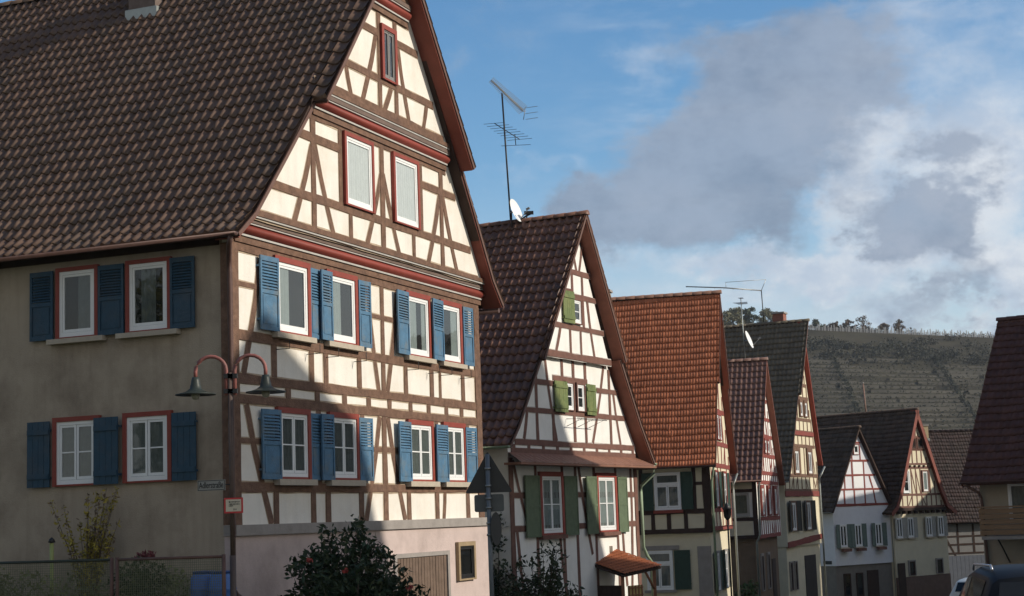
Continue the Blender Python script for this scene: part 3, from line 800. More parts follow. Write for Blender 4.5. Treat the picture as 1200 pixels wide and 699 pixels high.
    window(h, 'front', 6.66, 8.02, 8.48, 10.12, .202, casing=redpaint, cw=.09, curtain=curtainm, gl=glass2, fw_=.065)
    window(h, 'front', 5.95, 6.72, 11.66, 12.95, .342, casing=redpaint, cw=.11, frame=mat('grey inner frame', (.2, .19, .18), .6), fw_=.03, cols=2)
    # ---- left wall windows
    window(h, 'left', 2.95, 3.96, 5.50, 6.92, -.025, casing=redpaint, cw=.08, curtain=curtaing, cpart=((0, .5),), sill=(.16, .10, .16), fw_=.075)
    window(h, 'left', 1.26, 2.30, 5.50, 6.92, -.025, casing=redpaint, cw=.08, curtain=curtaing, cpart=((.3, .75),), sill=(.18, .10, .16), fw_=.075)
    window(h, 'left', 2.92, 4.03, 2.60, 3.95, -.025, casing=redpaint, cw=.09, cols=2, rows=2, curtain=curtaing, fw_=.075)
    window(h, 'left', 1.27, 2.38, 2.60, 3.95, -.025, casing=redpaint, cw=.09, cols=2, rows=2, curtain=curtaing, fw_=.075)
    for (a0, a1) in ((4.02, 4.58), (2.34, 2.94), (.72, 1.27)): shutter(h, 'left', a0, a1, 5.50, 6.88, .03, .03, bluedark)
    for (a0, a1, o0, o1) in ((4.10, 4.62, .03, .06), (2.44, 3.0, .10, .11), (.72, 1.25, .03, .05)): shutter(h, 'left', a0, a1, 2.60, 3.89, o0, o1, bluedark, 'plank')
    # ---- roof
    tw, co = .236, .372
    stepped_roof(h, RL, RLu, -.50, -.82, D_ + .3, tw, co, .070, tiles1, 8, .038, .004, 2.6, 1, 1, redsoffit)
    stepped_roof(h, RR, RRu, -.50, -.82, D_ + .3, tw, co, .060, tiles1, 4, .034, .007, 2.0, 3, -1, redsoffit)
    ridge_tiles(h, 6.40, 15.18, -.84, D_ + .3, tiles1)
    gutter(h, -.50, 7.16, -.5, D_ + .3)
    d = MB(); d.tube([(-.50, -.38, 7.10), (-.40, -.28, 6.95), (-.12, -.10, 6.72), (-.085, -.09, 6.5), (-.085, -.09, .55), (-.03, -.16, .42), (.06, -.30, .30), (.06, -.30, zb)], .052, 8)
    h.part('downpipe', d, gutterm)
    g = MB(); g.tube([(12.42, -.36, 7.02), (12.42, D_, 7.02)], .07, 8); h.part('gutter', g, gutterm)
    chimney(h, 5.62, 5.62, 13.75, 15.9, .62, .75, mat('sooty chimney brick', (.16, .12, .10), .9, .25, 6, .5, 20))
    return h
H1 = build_corner_house()

# ------------------------------------------------------------------ house 2: white gable with green shutters
def build_white_gable():
    h = House('half_timbered_house', -.278, 47.0, 27.0, 'white timbered house with green shutters and a brown pent roof', 'house')
    zb = -2.0; W_, D_ = 9.25, 9.5
    RL = [(-.62, 3.72), (-.05, 4.28), (1.62, 6.42)]
    RLu = [(1.50, 6.30), (2.28, 7.41), (3.55, 9.19), (4.90, 11.10)]
    RR = [(9.95, 3.38), (8.92, 4.60), (7.45, 6.70)]
    RRu = [(7.62, 6.62), (6.90, 7.84), (5.55, 10.06), (4.90, 11.10)]
    mb = MB(); mb.prism([(0, zb), (W_, zb), (W_, 3.9), (8.6, 4.7), (7.0, 6.8), (4.9, 10.75), (1.9, 6.4), (.2, 4.2), (0, 3.9)], 0, D_)
    mb.prism([(2.15, 6.55), (7.05, 6.55), (6.2, 8.2), (4.9, 10.7), (3.4, 8.3)], -.15, .0)
    h.part('wall', mb, white)
    t = MB('front')
    posts(t, [(.12, zb, 3.4), (9.12, zb, 3.4)], .24, .03)
    rails(t, [(3.86, .45, 9.1), (3.60, .2, 9.2)], .16, .026)
    rails(t, [(4.82, .75, 8.5), (5.68, 1.5, 3.2), (5.64, 6.3, 8.0), (5.86, 3.1, 5.6)], .15, .021)
    rails(t, [(2.33, .24, 9.0), (1.38, .24, 9.0)], .16, .021)
    posts(t, [(1.95, 3.95, 6.0), (3.05, 3.95, 4.8), (4.55, 3.95, 4.8), (5.38, 3.95, 4.8), (7.30, 3.95, 6.35), (3.78, 5.9, 6.5), (4.58, 4.85, 6.5), (5.46, 5.9, 6.5)], .16, .019)
    posts(t, [((2.62, 3.24), 6.45, 3.95), ((6.92, 5.86), 6.45, 3.95), ((7.60, 8.05), 5.65, 3.95), ((1.30, 1.05), 4.75, 3.95)], .14, .013)
    for k in range(10): t.beam([(.38 + k * .96, 3.66), (.38 + k * .96, 3.79)], .17, .017)
    posts(t, [((.28, 1.2), 3.3, 1.3), ((4.68, 5.5), 3.3, .5), ((3.2, 3.5), 1.3, -.6), ((7.9, 8.1), 1.3, -.6), ((.4, 1.0), 1.3, -1.6)], .14, .0135)
    posts(t, [(1.70, zb, 3.5), (3.50, zb, 3.5), (4.45, zb, 3.5), (5.82, zb, 3.5), (7.50, zb, 3.5), ((8.75, 8.45), 3.4, -1.0)], .15, .0165)
    o = .15
    rails(t, [(6.57, 2.1, 7.2)], .20, .028, o)
    rails(t, [(7.48, 2.75, 6.72), (8.48, 4.55, 6.2), (8.60, 3.45, 4.5), (9.24, 3.95, 5.85)], .15, .021, o)
    posts(t, [((3.50, 3.12), 7.45, 6.65), (4.17, 6.65, 7.45), (4.94, 6.65, 7.45), ((5.52, 5.93), 8.45, 6.65), (4.45, 8.6, 9.2), (5.20, 7.5, 9.2)], .13, .018, o)
    posts(t, [((4.55, 4.82), 10.2, 9.3), ((5.28, 5.02), 10.1, 9.3)], .12, .014, o)
    h.part('timber_frame', t, timber2); edge_lines(h, t, mat('greyish panel edge', (.46, .42, .38), .9, .3, 5), .04)
    # windows
    window(h, 'front', 1.84, 3.44, 1.16, 3.02, .002, casing=redpaint, cw=.14, cols=2, rows=2, curtain=curtainm, cpart=((0, 1),), sill=(.04, .12, .14), sillm=timber2, fw_=.07)
    window(h, 'front', 5.86, 7.42, 1.16, 3.02, .002, casing=redpaint, cw=.14, cols=2, rows=2, curtain=curtainm, cpart=((0, 1),), sill=(.04, .12, .14), sillm=timber2, fw_=.07)
    for (a0, a1, o0, o1) in ((.85, 1.80, .07, .06), (3.48, 4.34, .06, .09), (5.0, 5.86, .09, .06), (7.48, 8.20, .06, .08)):
        shutter(h, 'front', a0, a1, 1.12, 2.90, o0, o1, greendark, 'panel')
    window(h, 'front', 3.86, 4.48, 4.90, 5.80, .002, casing=timber2, cw=.06, rows=2, cols=1, fw_=.06)
    window(h, 'front', 4.66, 5.28, 4.90, 5.80, .002, casing=timber2, cw=.06, rows=2, cols=1, fw_=.06)
    shutter(h, 'front', 3.08, 3.90, 4.83, 5.77, .06, .10, greenshut, 'plank')
    shutter(h, 'front', 5.30, 6.08, 4.82, 5.79, .10, .06, greenshut, 'plank')
    window(h, 'front', 4.32, 4.98, 7.60, 8.42, .152, casing=timber2, cw=.07, rows=2, cols=1, fw_=.06)
    shutter(h, 'front', 3.62, 4.36, 7.58, 8.58, .21, .24, greenshut, 'plank')
    for x in (3.95, 4.75, 5.55):
        b = MB('front'); b.tube([(x, .02, 4.42), (x, .55, 4.62), (x, .02, 4.64)], .012, 5); h.part('bracket', b, iron)
    b = MB('front'); b.tube([(3.7, .5, 4.63), (5.9, .5, 4.63)], .012, 5); h.part('bracket_rail', b, iron)
    # pent roof over the ground floor
    mb = MB('front'); n = 31; mb.smooth = False
    for k in range(n):
        a0 = -.35 + k * 9.95 / n; a1 = -.35 + (k + 1) * 9.95 / n - .012
        mb.quad((a0, .60, 3.25), (a1, .60, 3.25), (min(a1, 9.2), .02, 3.55), (max(min(a0, 9.1), .0), .02, 3.55)); 
    mb.prism([(-.35, 3.18), (9.6, 3.18), (9.6, 3.245), (-.35, 3.245)], .05, .60)
    h.part('pent_roof', mb, mat('rusty sheet roof', (.24, .115, .075), .65, .25, 2, .3, 12, .3))
    stepped_roof(h, RL, RLu, -.42, -.55, D_, .255, .35, .078, tiles2, 8, .040, .005, 2.6, 5, 1, soffit2)
    stepped_roof(h, RR, RRu, -.42, -.55, D_, .255, .35, .062, tiles2, 4, .034, .006, 2.0, 7, -1, soffit2)
    ridge_tiles(h, 4.90, 11.13, -.57, D_, tiles2)
    gutter(h, -.70, 3.70, -.42, D_, greenpipe)
    gutter(h, 10.03, 3.36, -.42, D_, greenpipe)
    d = MB(); d.tube([(10.0, -.36, 3.28), (9.9, -.36, 3.0), (9.42, -.10, 2.62), (9.36, -.10, 2.4), (9.36, -.10, .6), (9.5, -.16, .3), (9.75, -.2, .1), (9.75, -.2, zb)], .055, 8)
    h.part('downpipe', d, greenpipe)
    return h
H2 = build_white_gable()

def auto_frame(h, mode, levels, lim, m, post=.16, rail=.17, spacing=1.05, seed=1, o=0.0, skip=(), brace=True):
    """levels: list of z for rails; lim(z) -> (amin, amax)"""
    rnd = random.Random(seed); t = MB(mode)
    for k, z in enumerate(levels):
        a0, a1 = lim(z); t.beam([(a0, z), (a1, z)], rail, .024 + .0006 * (k % 5), o)
    for k, (za, zb) in enumerate(zip(levels, levels[1:])):
        a0, a1 = lim((za + zb) / 2); b0, b1 = lim(zb)
        n = max(2, round((a1 - a0) / spacing))
        for j in range(n + 1):
            a = a0 + .12 + (a1 - a0 - .24) * j / n
            if any(s[0] < a < s[1] and s[2] < (za + zb) / 2 < s[3] for s in skip): continue
            top = zb - rail / 2
            if a < b0 or a > b1: top = za + (zb - za) * .5
            t.beam([(a, za + rail / 2), (a, top)], post, .017 + .0006 * (j % 5), o)
            if brace and rnd.random() < .55 and zb - za > .7 and b0 < a < b1:
                dx = rnd.choice((-1, 1)) * .42
                if b0 < a + dx < b1 and not any(s[0] < a + dx < s[1] and s[2] < (za + zb) / 2 < s[3] for s in skip):
                    t.beam([(a, zb - rail / 2), (a + dx, za + rail / 2)], post * .8, .012, o)
    return h.part('timber_frame', t, m)

def linlim(c, apex, ws, pad=.3):
    """limits under a symmetric roof: centre c, apex height, list (z, half width)"""
    def f(z):
        pts = ws + [(apex, 0)]
        for (z0, w0), (z1, w1) in zip(pts, pts[1:]):
            if z0 <= z <= z1:
                w = w0 + (w1 - w0) * (z - z0) / (z1 - z0); return (c - max(.1, w - pad), c + max(.1, w - pad))
        return (c - ws[0][1], c + ws[0][1])
    return f

# ------------------------------------------------------------------ house 3: orange tiled roof
def build_orange_roof():
    h = House('half_timbered_house', 7.15, 62.0, 14.0, 'house with a bright orange tiled roof and dark timbers under its eaves', 'house')
    zb = -2.7; W_, D_ = 6.3, 8.5; c = 3.2
    mb = MB(); mb.prism([(0, 1.0), (W_, 1.0), (W_, 3.6), (3.2, 9.9), (0, 3.6)], 0, D_); h.part('wall', mb, palecream)
    mb = MB(); mb.prism([(.10, zb), (W_ - .1, zb), (W_ - .1, 1.0), (.10, 1.0)], .12, D_); h.part('ground_floor_wall', mb, palecream)
    mb = MB('left'); mb.prism([(.10, zb), (.62, zb), (.62, .42), (.10, .42)], -.12, -.06); h.part('corner_pier', mb, greystone)
    t = MB('left')
    rails(t, [(1.0, 0, 6), (1.72, 0, 6), (3.42, 0, 6)], .17, .024); rails(t, [(2.75, 0, .7)], .12, .018)
    posts(t, [(.14, .95, 3.5)], .30, .030); posts(t, [(.62, 1.8, 3.4), (2.62, 1.8, 3.4), (3.9, 1.8, 3.4)], .15, .018)
    posts(t, [(.98, 1.08, 1.65), (1.62, 1.08, 1.65), (2.22, 1.08, 1.65), (2.7, 1.08, 1.65), (3.5, 1.08, 1.65)], .15, .018)
    h.part('timber_frame', t, timberdark)
    window(h, 'left', 1.12, 2.12, 1.80, 3.20, .002, casing=None, cols=2, transom=.68, fw_=.08, curtain=curtaing, sill=(.06, .12, .1), sillm=redpaint)
    shutter(h, 'left', 2.16, 2.58, 1.80, 3.2, .05, .06, bottle, 'panel'); shutter(h, 'left', .66, 1.10, 1.80, 3.2, .06, .05, bottle, 'panel')
    window(h, 'left', 1.56, 2.56, -1.15, .30, -.098, cols=2, transom=.68, fw_=.08, curtain=curtaing, sill=(.1, .1, .1), sillm=greystone)
    shutter(h, 'left', .90, 1.50, -1.15, .30, -.06, -.05, bottle, 'panel')
    mb = MB('left'); mb.box(1.3, 2.7, -.115, -.03, .32, .48); h.part('lintel', mb, greystone)
    lim = linlim(c, 9.8, [(1.0, 3.1), (3.6, 3.1)], .12)
    auto_frame(h, 'front', [1.05, 1.75, 3.45, 4.3, 5.6, 6.9, 8.2], lim, timberred, seed=3, skip=((.7, 2.2, 1.8, 3.4), (3.2, 4.7, 1.8, 3.4), (2.2, 3.9, 4.4, 5.6)))
    for a in (1.0, 3.5): 
        window(h, 'front', a, a + .95, 1.85, 3.25, .002, casing=redpaint, cw=.08, cols=2, rows=2)
        shutter(h, 'front', a - .5, a - .03, 1.82, 3.2, .10, .06, bottle, 'panel'); shutter(h, 'front', a + .98, a + 1.45, 1.82, 3.2, .06, .10, bottle, 'panel')
        window(h, 'front', a, a + .95, -1.3, .2, -.098, casing=greystone, cw=.08, cols=2, rows=2)
        shutter(h, 'front', a - .5, a - .03, -1.3, .2, -.02, -.05, bottle, 'panel'); shutter(h, 'front', a + .98, a + 1.45, -1.3, .2, -.05, -.02, bottle, 'panel')
    window(h, 'front', 2.35, 3.05, 4.45, 5.5, .002, casing=redpaint, cw=.08); window(h, 'front', 3.1, 3.8, 4.45, 5.5, .002, casing=redpaint, cw=.08)
    RL = [(-.30, 3.40), (.0, 3.78), (1.55, 6.75)]; RLu = [(1.50, 6.60), (3.2, 10.30)]
    RR = [(6.75, 3.25), (6.4, 3.78), (4.85, 6.75)]; RRu = [(4.90, 6.60), (3.2, 10.30)]
    stepped_roof(h, RL, RLu, -.28, -.36, D_, .112, .272, .017, tiles3, 6, .026, .004, 1.0, 20, 1, redsoffit)
    stepped_roof(h, RR, RRu, -.28, -.36, D_, .112, .272, .017, tiles3, 4, .026, .004, 1.0, 22, -1, redsoffit)
    ridge_tiles(h, 3.2, 10.32, -.38, D_, mat('brownish ridge tile', (.22, .12, .085), .8, .2, 4))
    gutter(h, -.36, 3.40, -.28, D_)
    d = MB(); d.tube([(-.36, -.2, 3.32), (-.1, -.1, 3.0), (-.06, -.06, 2.8), (-.06, -.06, zb)], .045, 7); h.part('downpipe', d, greenpipe)
    d = MB(); d.tube([(6.7, -.25, 3.2), (6.3, -.12, 2.8), (6.25, -.12, 2.5), (6.25, -.12, zb)], .05, 7); h.part('downpipe', d, zincm)
    chimney(h, 3.3, 4.4, 9.4, 10.62, .5, .6, mat('grey chimney render', (.30, .29, .27), .9, .2, 5, .2))
    return h
H3 = build_orange_roof()

# ------------------------------------------------------------------ house 4: mauve tiles, red timbers
def build_mauve_roof():
    h = House('half_timbered_house', 10.43, 73.0, 16.0, 'narrow house with mauve tiles and dense red timbers on white, before the black roof', 'house')
    zb = -3.2; W_, D_ = 7.8, 9.0; c = 3.85
    mb = MB(); mb.prism([(0, .45), (W_, .45), (W_, 3.2), (c, 8.2), (0, 3.2)], 0, D_); h.part('wall', mb, white)
    mb = MB(); mb.prism([(.15, zb), (W_ - .1, zb), (W_ - .1, .45), (.15, .45)], .2, D_)
    h.part('ground_floor_wall', mb, mat('ochre brown render', (.20, .145, .10), .95, .12, 2, .4, 25, .1))
    mb = MB('left'); mb.box(.0, 5, .001, .02, 2.62, 3.0); h.part('render_band', mb, palecream)
    t = MB('left'); rails(t, [(3.08, 0, 5), (2.55, 0, 5), (1.30, 0, 5), (.52, 0, 5)], .15, .026); posts(t, [(.10, .5, 3.0), (1.38, .5, 3.0), (2.6, .5, 3.0)], .20, .03); h.part('timber_frame', t, timberdark)
    mb = MB('left'); mb.box(.24, 1.24, .001, .012, .62, 1.2); h.part('render_panel', mb, palecream)
    window(h, 'left', .34, 1.12, 1.42, 2.46, .002, fw_=.07, frame=mat('grey window paint', (.4, .38, .34), .6), curtain=mat('patterned blind', (.34, .29, .20), .9, .25, 5))
    lim = linlim(c, 8.1, [(.4, 3.8), (3.2, 3.8)], .12)
    wins = [(.95, 2.05), (3.2, 4.3), (5.4, 6.5)]
    auto_frame(h, 'front', [.52, 1.30, 2.92, 3.35, 4.15, 5.05, 5.85, 6.7], lim, timberred, seed=5, spacing=.75, post=.14, skip=tuple((a - .05, b + .05, 1.3, 2.9) for a, b in wins) + ((2.9, 4.9, 4.2, 5.0),))
    for a, b in wins: window(h, 'front', a, b, 1.42, 2.80, .002, casing=timberred, cw=.16, cols=2, rows=2)
    window(h, 'front', 3.0, 3.8, 4.25, 4.95, .002, casing=timberred, cw=.1); window(h, 'front', 3.95, 4.75, 4.25, 4.95, .002, casing=timberred, cw=.1)
    for a in (1.3, 3.4): window(h, 'front', a, a + .85, -1.9, -.25, -.198, casing=greystone, cw=.1, cols=2, frame=timberdark)
    mb = MB('front'); mb.box(5.2, 6.4, -.21, -.16, zb, -.6); h.part('door', mb, timberdark)
    RL = [(-.35, 2.96), (0.1, 3.52), (c, 8.62)]; RR = [(8.1, 2.9), (7.6, 3.52), (c, 8.62)]
    for k, (pr, n, sd) in enumerate(((RL, 6, 1), (RR, 3, -1))):
        tile_slope(h, pr, -.28, D_, .232, .345, .046, tiles4, n, .03, .005, 1.8, seed=30 + k)
        under_roof(h, pr, -.28, D_, sd, soffit2, soffit2, wall_y=.05)
    ridge_tiles(h, c, 8.65, -.30, D_, tiles4)
    gutter(h, -.42, 2.98, -.28, D_)
    d = MB(); d.tube([(-.42, -.2, 2.9), (-.08, -.10, 2.6), (-.06, -.06, .6), (.08, .12, .3), (.08, .12, zb)], .05, 7); h.part('downpipe', d, zincm)
    return h
H4 = build_mauve_roof()

# ------------------------------------------------------------------ house 5: tall, black roof
def build_black_roof():
    h = House('half_timbered_house', 13.42, 84.0, 25.0, 'tall house with a blackish tiled roof, red verge and cream timbered gable', 'house')
    zb = -3.6; W_, D_ = 6.6, 9.5; c = 4.5
    mb = MB(); mb.prism([(0, -.2), (W_, -.2), (W_, 4.6), (c, 11.2), (0, 3.4)], 0, D_); h.part('wall', mb, palecream)
    mb = MB(); mb.prism([(.05, zb), (W_ - .05, zb), (W_ - .05, -.2), (.05, -.2)], .1, D_); h.part('ground_floor_wall', mb, palecream)
    def lim(z):
        a0 = 0.05 if z < 3.4 else .3 + (z - 3.4) * .577; a1 = W_ - .05 if z < 4.6 else W_ - .25 - (z - 4.6) * .318
        return (a0, a1)
    sk = ((1.75, 3.05, 3.3, 4.9), (4.3, 5.6, 3.3, 4.9), (1.2, 2.2, .5, 2.3), (3.0, 4.2, .5, 2.3), (3.4, 5.2, 6.5, 7.5))
    auto_frame(h, 'front', [2.62, 3.4, 4.95, 5.55], lim, timber, seed=8, spacing=.8, post=.13, skip=sk)
    auto_frame(h, 'front', [5.7, 6.35, 7.5, 8.2, 9.3], lim, timber, seed=9, spacing=.8, post=.13, skip=sk)
    for q, w_, d_ in (([(0, -.12), (W_, .18)], .3, .05), ([(0, 2.45), (W_, 2.45)], .26, .06), ([(lim(5.6)[0], 5.62), (lim(5.6)[1], 5.62)], .22, .07)):
        t = MB('front'); t.beam(q, w_, d_); h.part('jetty_beam', t, timberred)
    window(h, 'front', 1.85, 2.95, 3.45, 4.85, .002, casing=timber, cw=.2, cols=2); window(h, 'front', 4.4, 5.5, 3.45, 4.85, .002, casing=timber, cw=.2, cols=2)
    window(h, 'front', 3.5, 4.2, 6.5, 7.4, .002, casing=timber, cw=.14); window(h, 'front', 4.4, 5.1, 6.5, 7.4, .002, casing=timber, cw=.14)
    for a in (.75, 3.6):
        window(h, 'front', a, a + 1.0, .55, 2.1, .002, casing=timber, cw=.1, cols=2)
        shutter(h, 'front', a - .55, a - .03, .55, 2.1, .14, .06, iron, 'panel'); shutter(h, 'front', a + 1.03, a + 1.55, .55, 2.1, .06, .14, iron, 'panel')
    mb = MB('front')
    for k in range(8): mb.box(3.3 + k * .27, 3.3 + (k + 1) * .27 - .015, -.095, -.06, zb, -.75)
    h.part('gate', mb, mat('black brown door', (.03, .022, .02), .7, .2, 5))
    for a in (.35, 1.2): window(h, 'front', a, a + .5, -2.4, -.95, -.098, casing=greystone, cw=.06, frame=timberdark)
    RL = [(-.55, 3.08), (.0, 3.70), (2.3, 7.75)]; RLu = [(2.2, 7.6), (c, 11.65)]; RR = [(W_ + .35, 4.0), (W_ + .02, 4.8), (c, 11.65)]
    stepped_roof(h, RL, RLu, -.40, -.55, D_, .225, .34, .055, tiles5, 6, .03, .005, 1.8, 40, 1, redpaint)
    tile_slope(h, RR, -.24, D_, .225, .34, .05, tiles5, 3, .03, .005, 1.3, seed=42)
    under_roof(h, RR, -.24, D_, -1, redpaint, redpaint, wall_y=.05)
    ridge_tiles(h, c, 11.68, -.57, D_, tiles5)
    gutter(h, -.62, 3.08, -.4, D_, zincm)
    d = MB(); d.tube([(W_ + .42, -.3, 3.9), (W_ - .06, -.1, 3.3), (W_ - .06, -.1, 2.9), (W_ - .06, -.1, zb)], .05, 7); h.part('downpipe', d, zincm)
    chimney(h, c + .25, 1.1, 11.0, 12.15, .62, .6, mat('red chimney brick', (.26, .11, .08), .9, .25, 6, .4))
    return h
H5 = build_black_roof()

# ------------------------------------------------------------------ house 6: small white house
def build_small_white():
    h = House('gabled_house', 18.41, 98.0, 52.0, 'small white rendered house with three shuttered windows under a timbered gable', 'house')
    zb = -4.2; W_, D_ = 5.2, 7.5; c = 2.55
    mb = MB(); mb.prism([(0, -1.72), (W_, -1.72), (W_, 1.72), (c, 6.05), (0, 1.72)], 0, D_); h.part('wall', mb, mat('cool white render', (.70, .70, .72), .9, .05, 3, .2, 30, .1, stain=(.5, .5, .5), stain_amt=.25))
    mb = MB(); mb.prism([(.08, zb), (W_ - .08, zb), (W_ - .08, -1.72), (.08, -1.72)], .10, D_); h.part('ground_floor_wall', mb, mat('grey brown base', (.20, .18, .155), .95, .15, 3, .5))
    lim = linlim(c, 6.1, [(1.7, 2.62)], .08)
    t = MB('front')
    for k, (z, w) in enumerate(((1.80, .15), (2.72, .10), (3.56, .11), (4.42, .12), (5.50, .09))): a, b = lim(z); t.beam([(a, z), (b, z)], w, .024 + .0006 * k)
    posts(t, [(x, 1.85, 2.68) for x in (1.1, 2.0, 2.95)] + [((3.75, 3.9), 2.68, 1.85)], .11, .017)
    posts(t, [(1.2, 2.78, 3.5), (1.92, 2.78, 4.36), (2.98, 2.78, 4.36), ((3.45, 3.7), 3.5, 2.78)], .11, .018)
    posts(t, [(1.98, 4.48, 5.3), (2.72, 4.48, 5.3), (2.2, 5.0, 5.45)], .09, .019)
    h.part('timber_frame', t, timberred)
    mb = MB('front'); mb.box(2.02, 2.88, .001, .016, 2.80, 4.33); h.part('shutter_board', mb, whitepaint)
    window(h, 'front', 2.08, 2.64, 4.78, 5.42, .002, casing=timberred, cw=.05, fw_=.06)
    for a in (.46, 1.78, 3.62):
        window(h, 'front', a, a + .62, -.66, .66, .002, cols=2, fw_=.06, sill=(.06, .1, .12), frame=whitepaint)
        shutter(h, 'front', a - .36, a - .02, -.70, .68, .10, .05, mat('grey green paint', (.12, .16, .14), .6, .15, 5), 'panel'); shutter(h, 'front', a + .64, a + .98, -.70, .68, .05, .10, MATS['grey green paint'], 'panel')
        b = MB('front'); b.box(a - .05, a + .67, .13, .32, -.92, -.74); h.part('window_box', b, timber2)
    for a in (.7, 1.8): window(h, 'front', a, a + .6, -3.6, -2.2, -.098, frame=timberdark, fw_=.05)
    mb = MB('front'); mb.box(2.8, 3.8, -.1, -.05, zb, -2.1); h.part('door', mb, timberdark)
    mb = MB('left'); mb.box(.3, .95, .001, .02, -1.62, -1.42); h.part('name_plate', mb, iron)
    RL = [(-.30, 1.42), (.02, 1.92), (c, 6.42)]; RR = [(5.5, 1.36), (5.1, 1.92), (c, 6.42)]
    for k, (pr, n, sd) in enumerate(((RL, 5, 1), (RR, 3, -1))):
        tile_slope(h, pr, -.25, D_, .24, .33, .035, tiles6, n, .03, .008, 1.2, seed=50 + k)
        under_roof(h, pr, -.25, D_, sd, timberdark, timberdark, wall_y=.05)
    ridge_tiles(h, c, 6.45, -.27, D_, tiles6)
    gutter(h, -.36, 1.42, -.2, D_, zincm)
    d = MB(); d.tube([(W_ + .3, -.2, 1.3), (W_ - .05, -.07, 1.0), (W_ - .05, -.07, -4)], .04, 6); h.part('downpipe', d, zincm)
    return h
H6 = build_small_white()

# ------------------------------------------------------------------ house 7: cream house with a red verge
def build_cream_gable():
    h = House('gabled_house', 22.59, 101.0, 47.0, 'cream house with an upswept red verge, right of the small white house', 'house')
    zb = -4.5; W_, D_ = 5.75, 11.0; c = 2.75
    mb = MB(); mb.prism([(0, zb), (W_, zb), (W_, 1.5), (c, 7.1), (0, 1.5)], 0, D_); mb.prism([(.15, 1.42), (5.6, 1.42), (c, 7.0)], -.14, 0.0); h.part('wall', mb, palecream)
    mb = MB('front'); mb.prism([(-.02, zb), (W_ + .02, zb), (W_ + .02, -2.65), (-.02, -2.65)], -.05, .04); h.part('plinth', mb, mat('brown sandstone base', (.17, .11, .085), .95, .2, 3, .5))
    lim = linlim(c, 7.1, [(1.4, 2.85)], .12)
    auto_frame(h, 'front', [1.55, 2.30, 3.95], lim, timber2, seed=12, spacing=.55, post=.10, rail=.13, o=.14, skip=((.9, 1.9, 2.4, 3.9), (3.05, 3.95, 2.4, 3.9)))
    auto_frame(h, 'front', [4.18, 5.05, 5.85, 6.4], lim, timber2, seed=13, spacing=.55, post=.10, rail=.11, o=.14, skip=((2.0, 3.5, 5.1, 5.8),))
    t = MB('front'); a, b = lim(1.4); t.beam([(a, 1.42), (b, 1.42)], .16, .09, .14)
    h.part('jetty_beam', t, timberdark)
    for k in range(9): t = MB('front'); t.box(.35 + k * .62, .50 + k * .62, .002, .26, 1.14, 1.32); h.part('console', t, timberdark)
    for k in range(6): t = MB('front'); t.box(1.35 + k * .5, 1.47 + k * .5, .142, .24, 3.98, 4.10); h.part('console', t, timberdark)
    window(h, 'front', 1.0, 1.75, 2.40, 3.80, .142, casing=whitepaint, cw=.07, fw_=.06, rows=2)
    window(h, 'front', 3.1, 3.8, 2.45, 3.80, .142, casing=timber2, cw=.09, curtain=curtainm, fw_=.05)
    window(h, 'front', 2.05, 2.7, 5.10, 5.80, .142, casing=timber2, cw=.06, frame=timberdark); window(h, 'front', 2.8, 3.45, 5.10, 5.80, .142, casing=timber2, cw=.06, frame=timberdark)
    for a in (.25, 1.45, 3.45, 4.75):
        window(h, 'front', a, a + .62, -.30, .92, .002, fw_=.06, cols=2, sill=(.04, .08, .1))
        shutter(h, 'front', a - .26, a - .02, -.32, .92, .12, .05, mat('pale grey paint', (.38, .37, .33), .7, .15, 5), 'panel'); shutter(h, 'front', a + .64, a + .90, -.32, .92, .05, .12, MATS['pale grey paint'], 'panel')
    for a in (1.25, 4.25): window(h, 'front', a, a + .75, -2.6, -1.66, .002, casing=greystone, cw=.08, frame=timberdark, fw_=.05)
    mb = MB('front'); mb.box(.1, .85, .042, .08, zb, -1.8); h.part('door', mb, timberdark)
    RL = [(-.7, 1.22), (-.1, 1.62), (.5, 2.65), (c, 7.55)]; RR = [(6.45, 1.18), (5.6, 1.62), (5.0, 2.65), (c, 7.55)]
    for k, (pr, n, sd) in enumerate(((RL, 5, 1), (RR, 3, -1))):
        tile_slope(h, pr, -.42, D_, .20, .30, .03, tiles6, n, .03, .01, 1.0, seed=60 + k)
        under_roof(h, pr, -.42, D_, sd, redsoffit, redsoffit, wall_y=.05, board=(-.24, .03))
    ridge_tiles(h, c, 7.58, -.44, D_, tiles6)
    gutter(h, 6.5, 1.16, -.4, D_)
    return h
H7 = build_cream_gable()

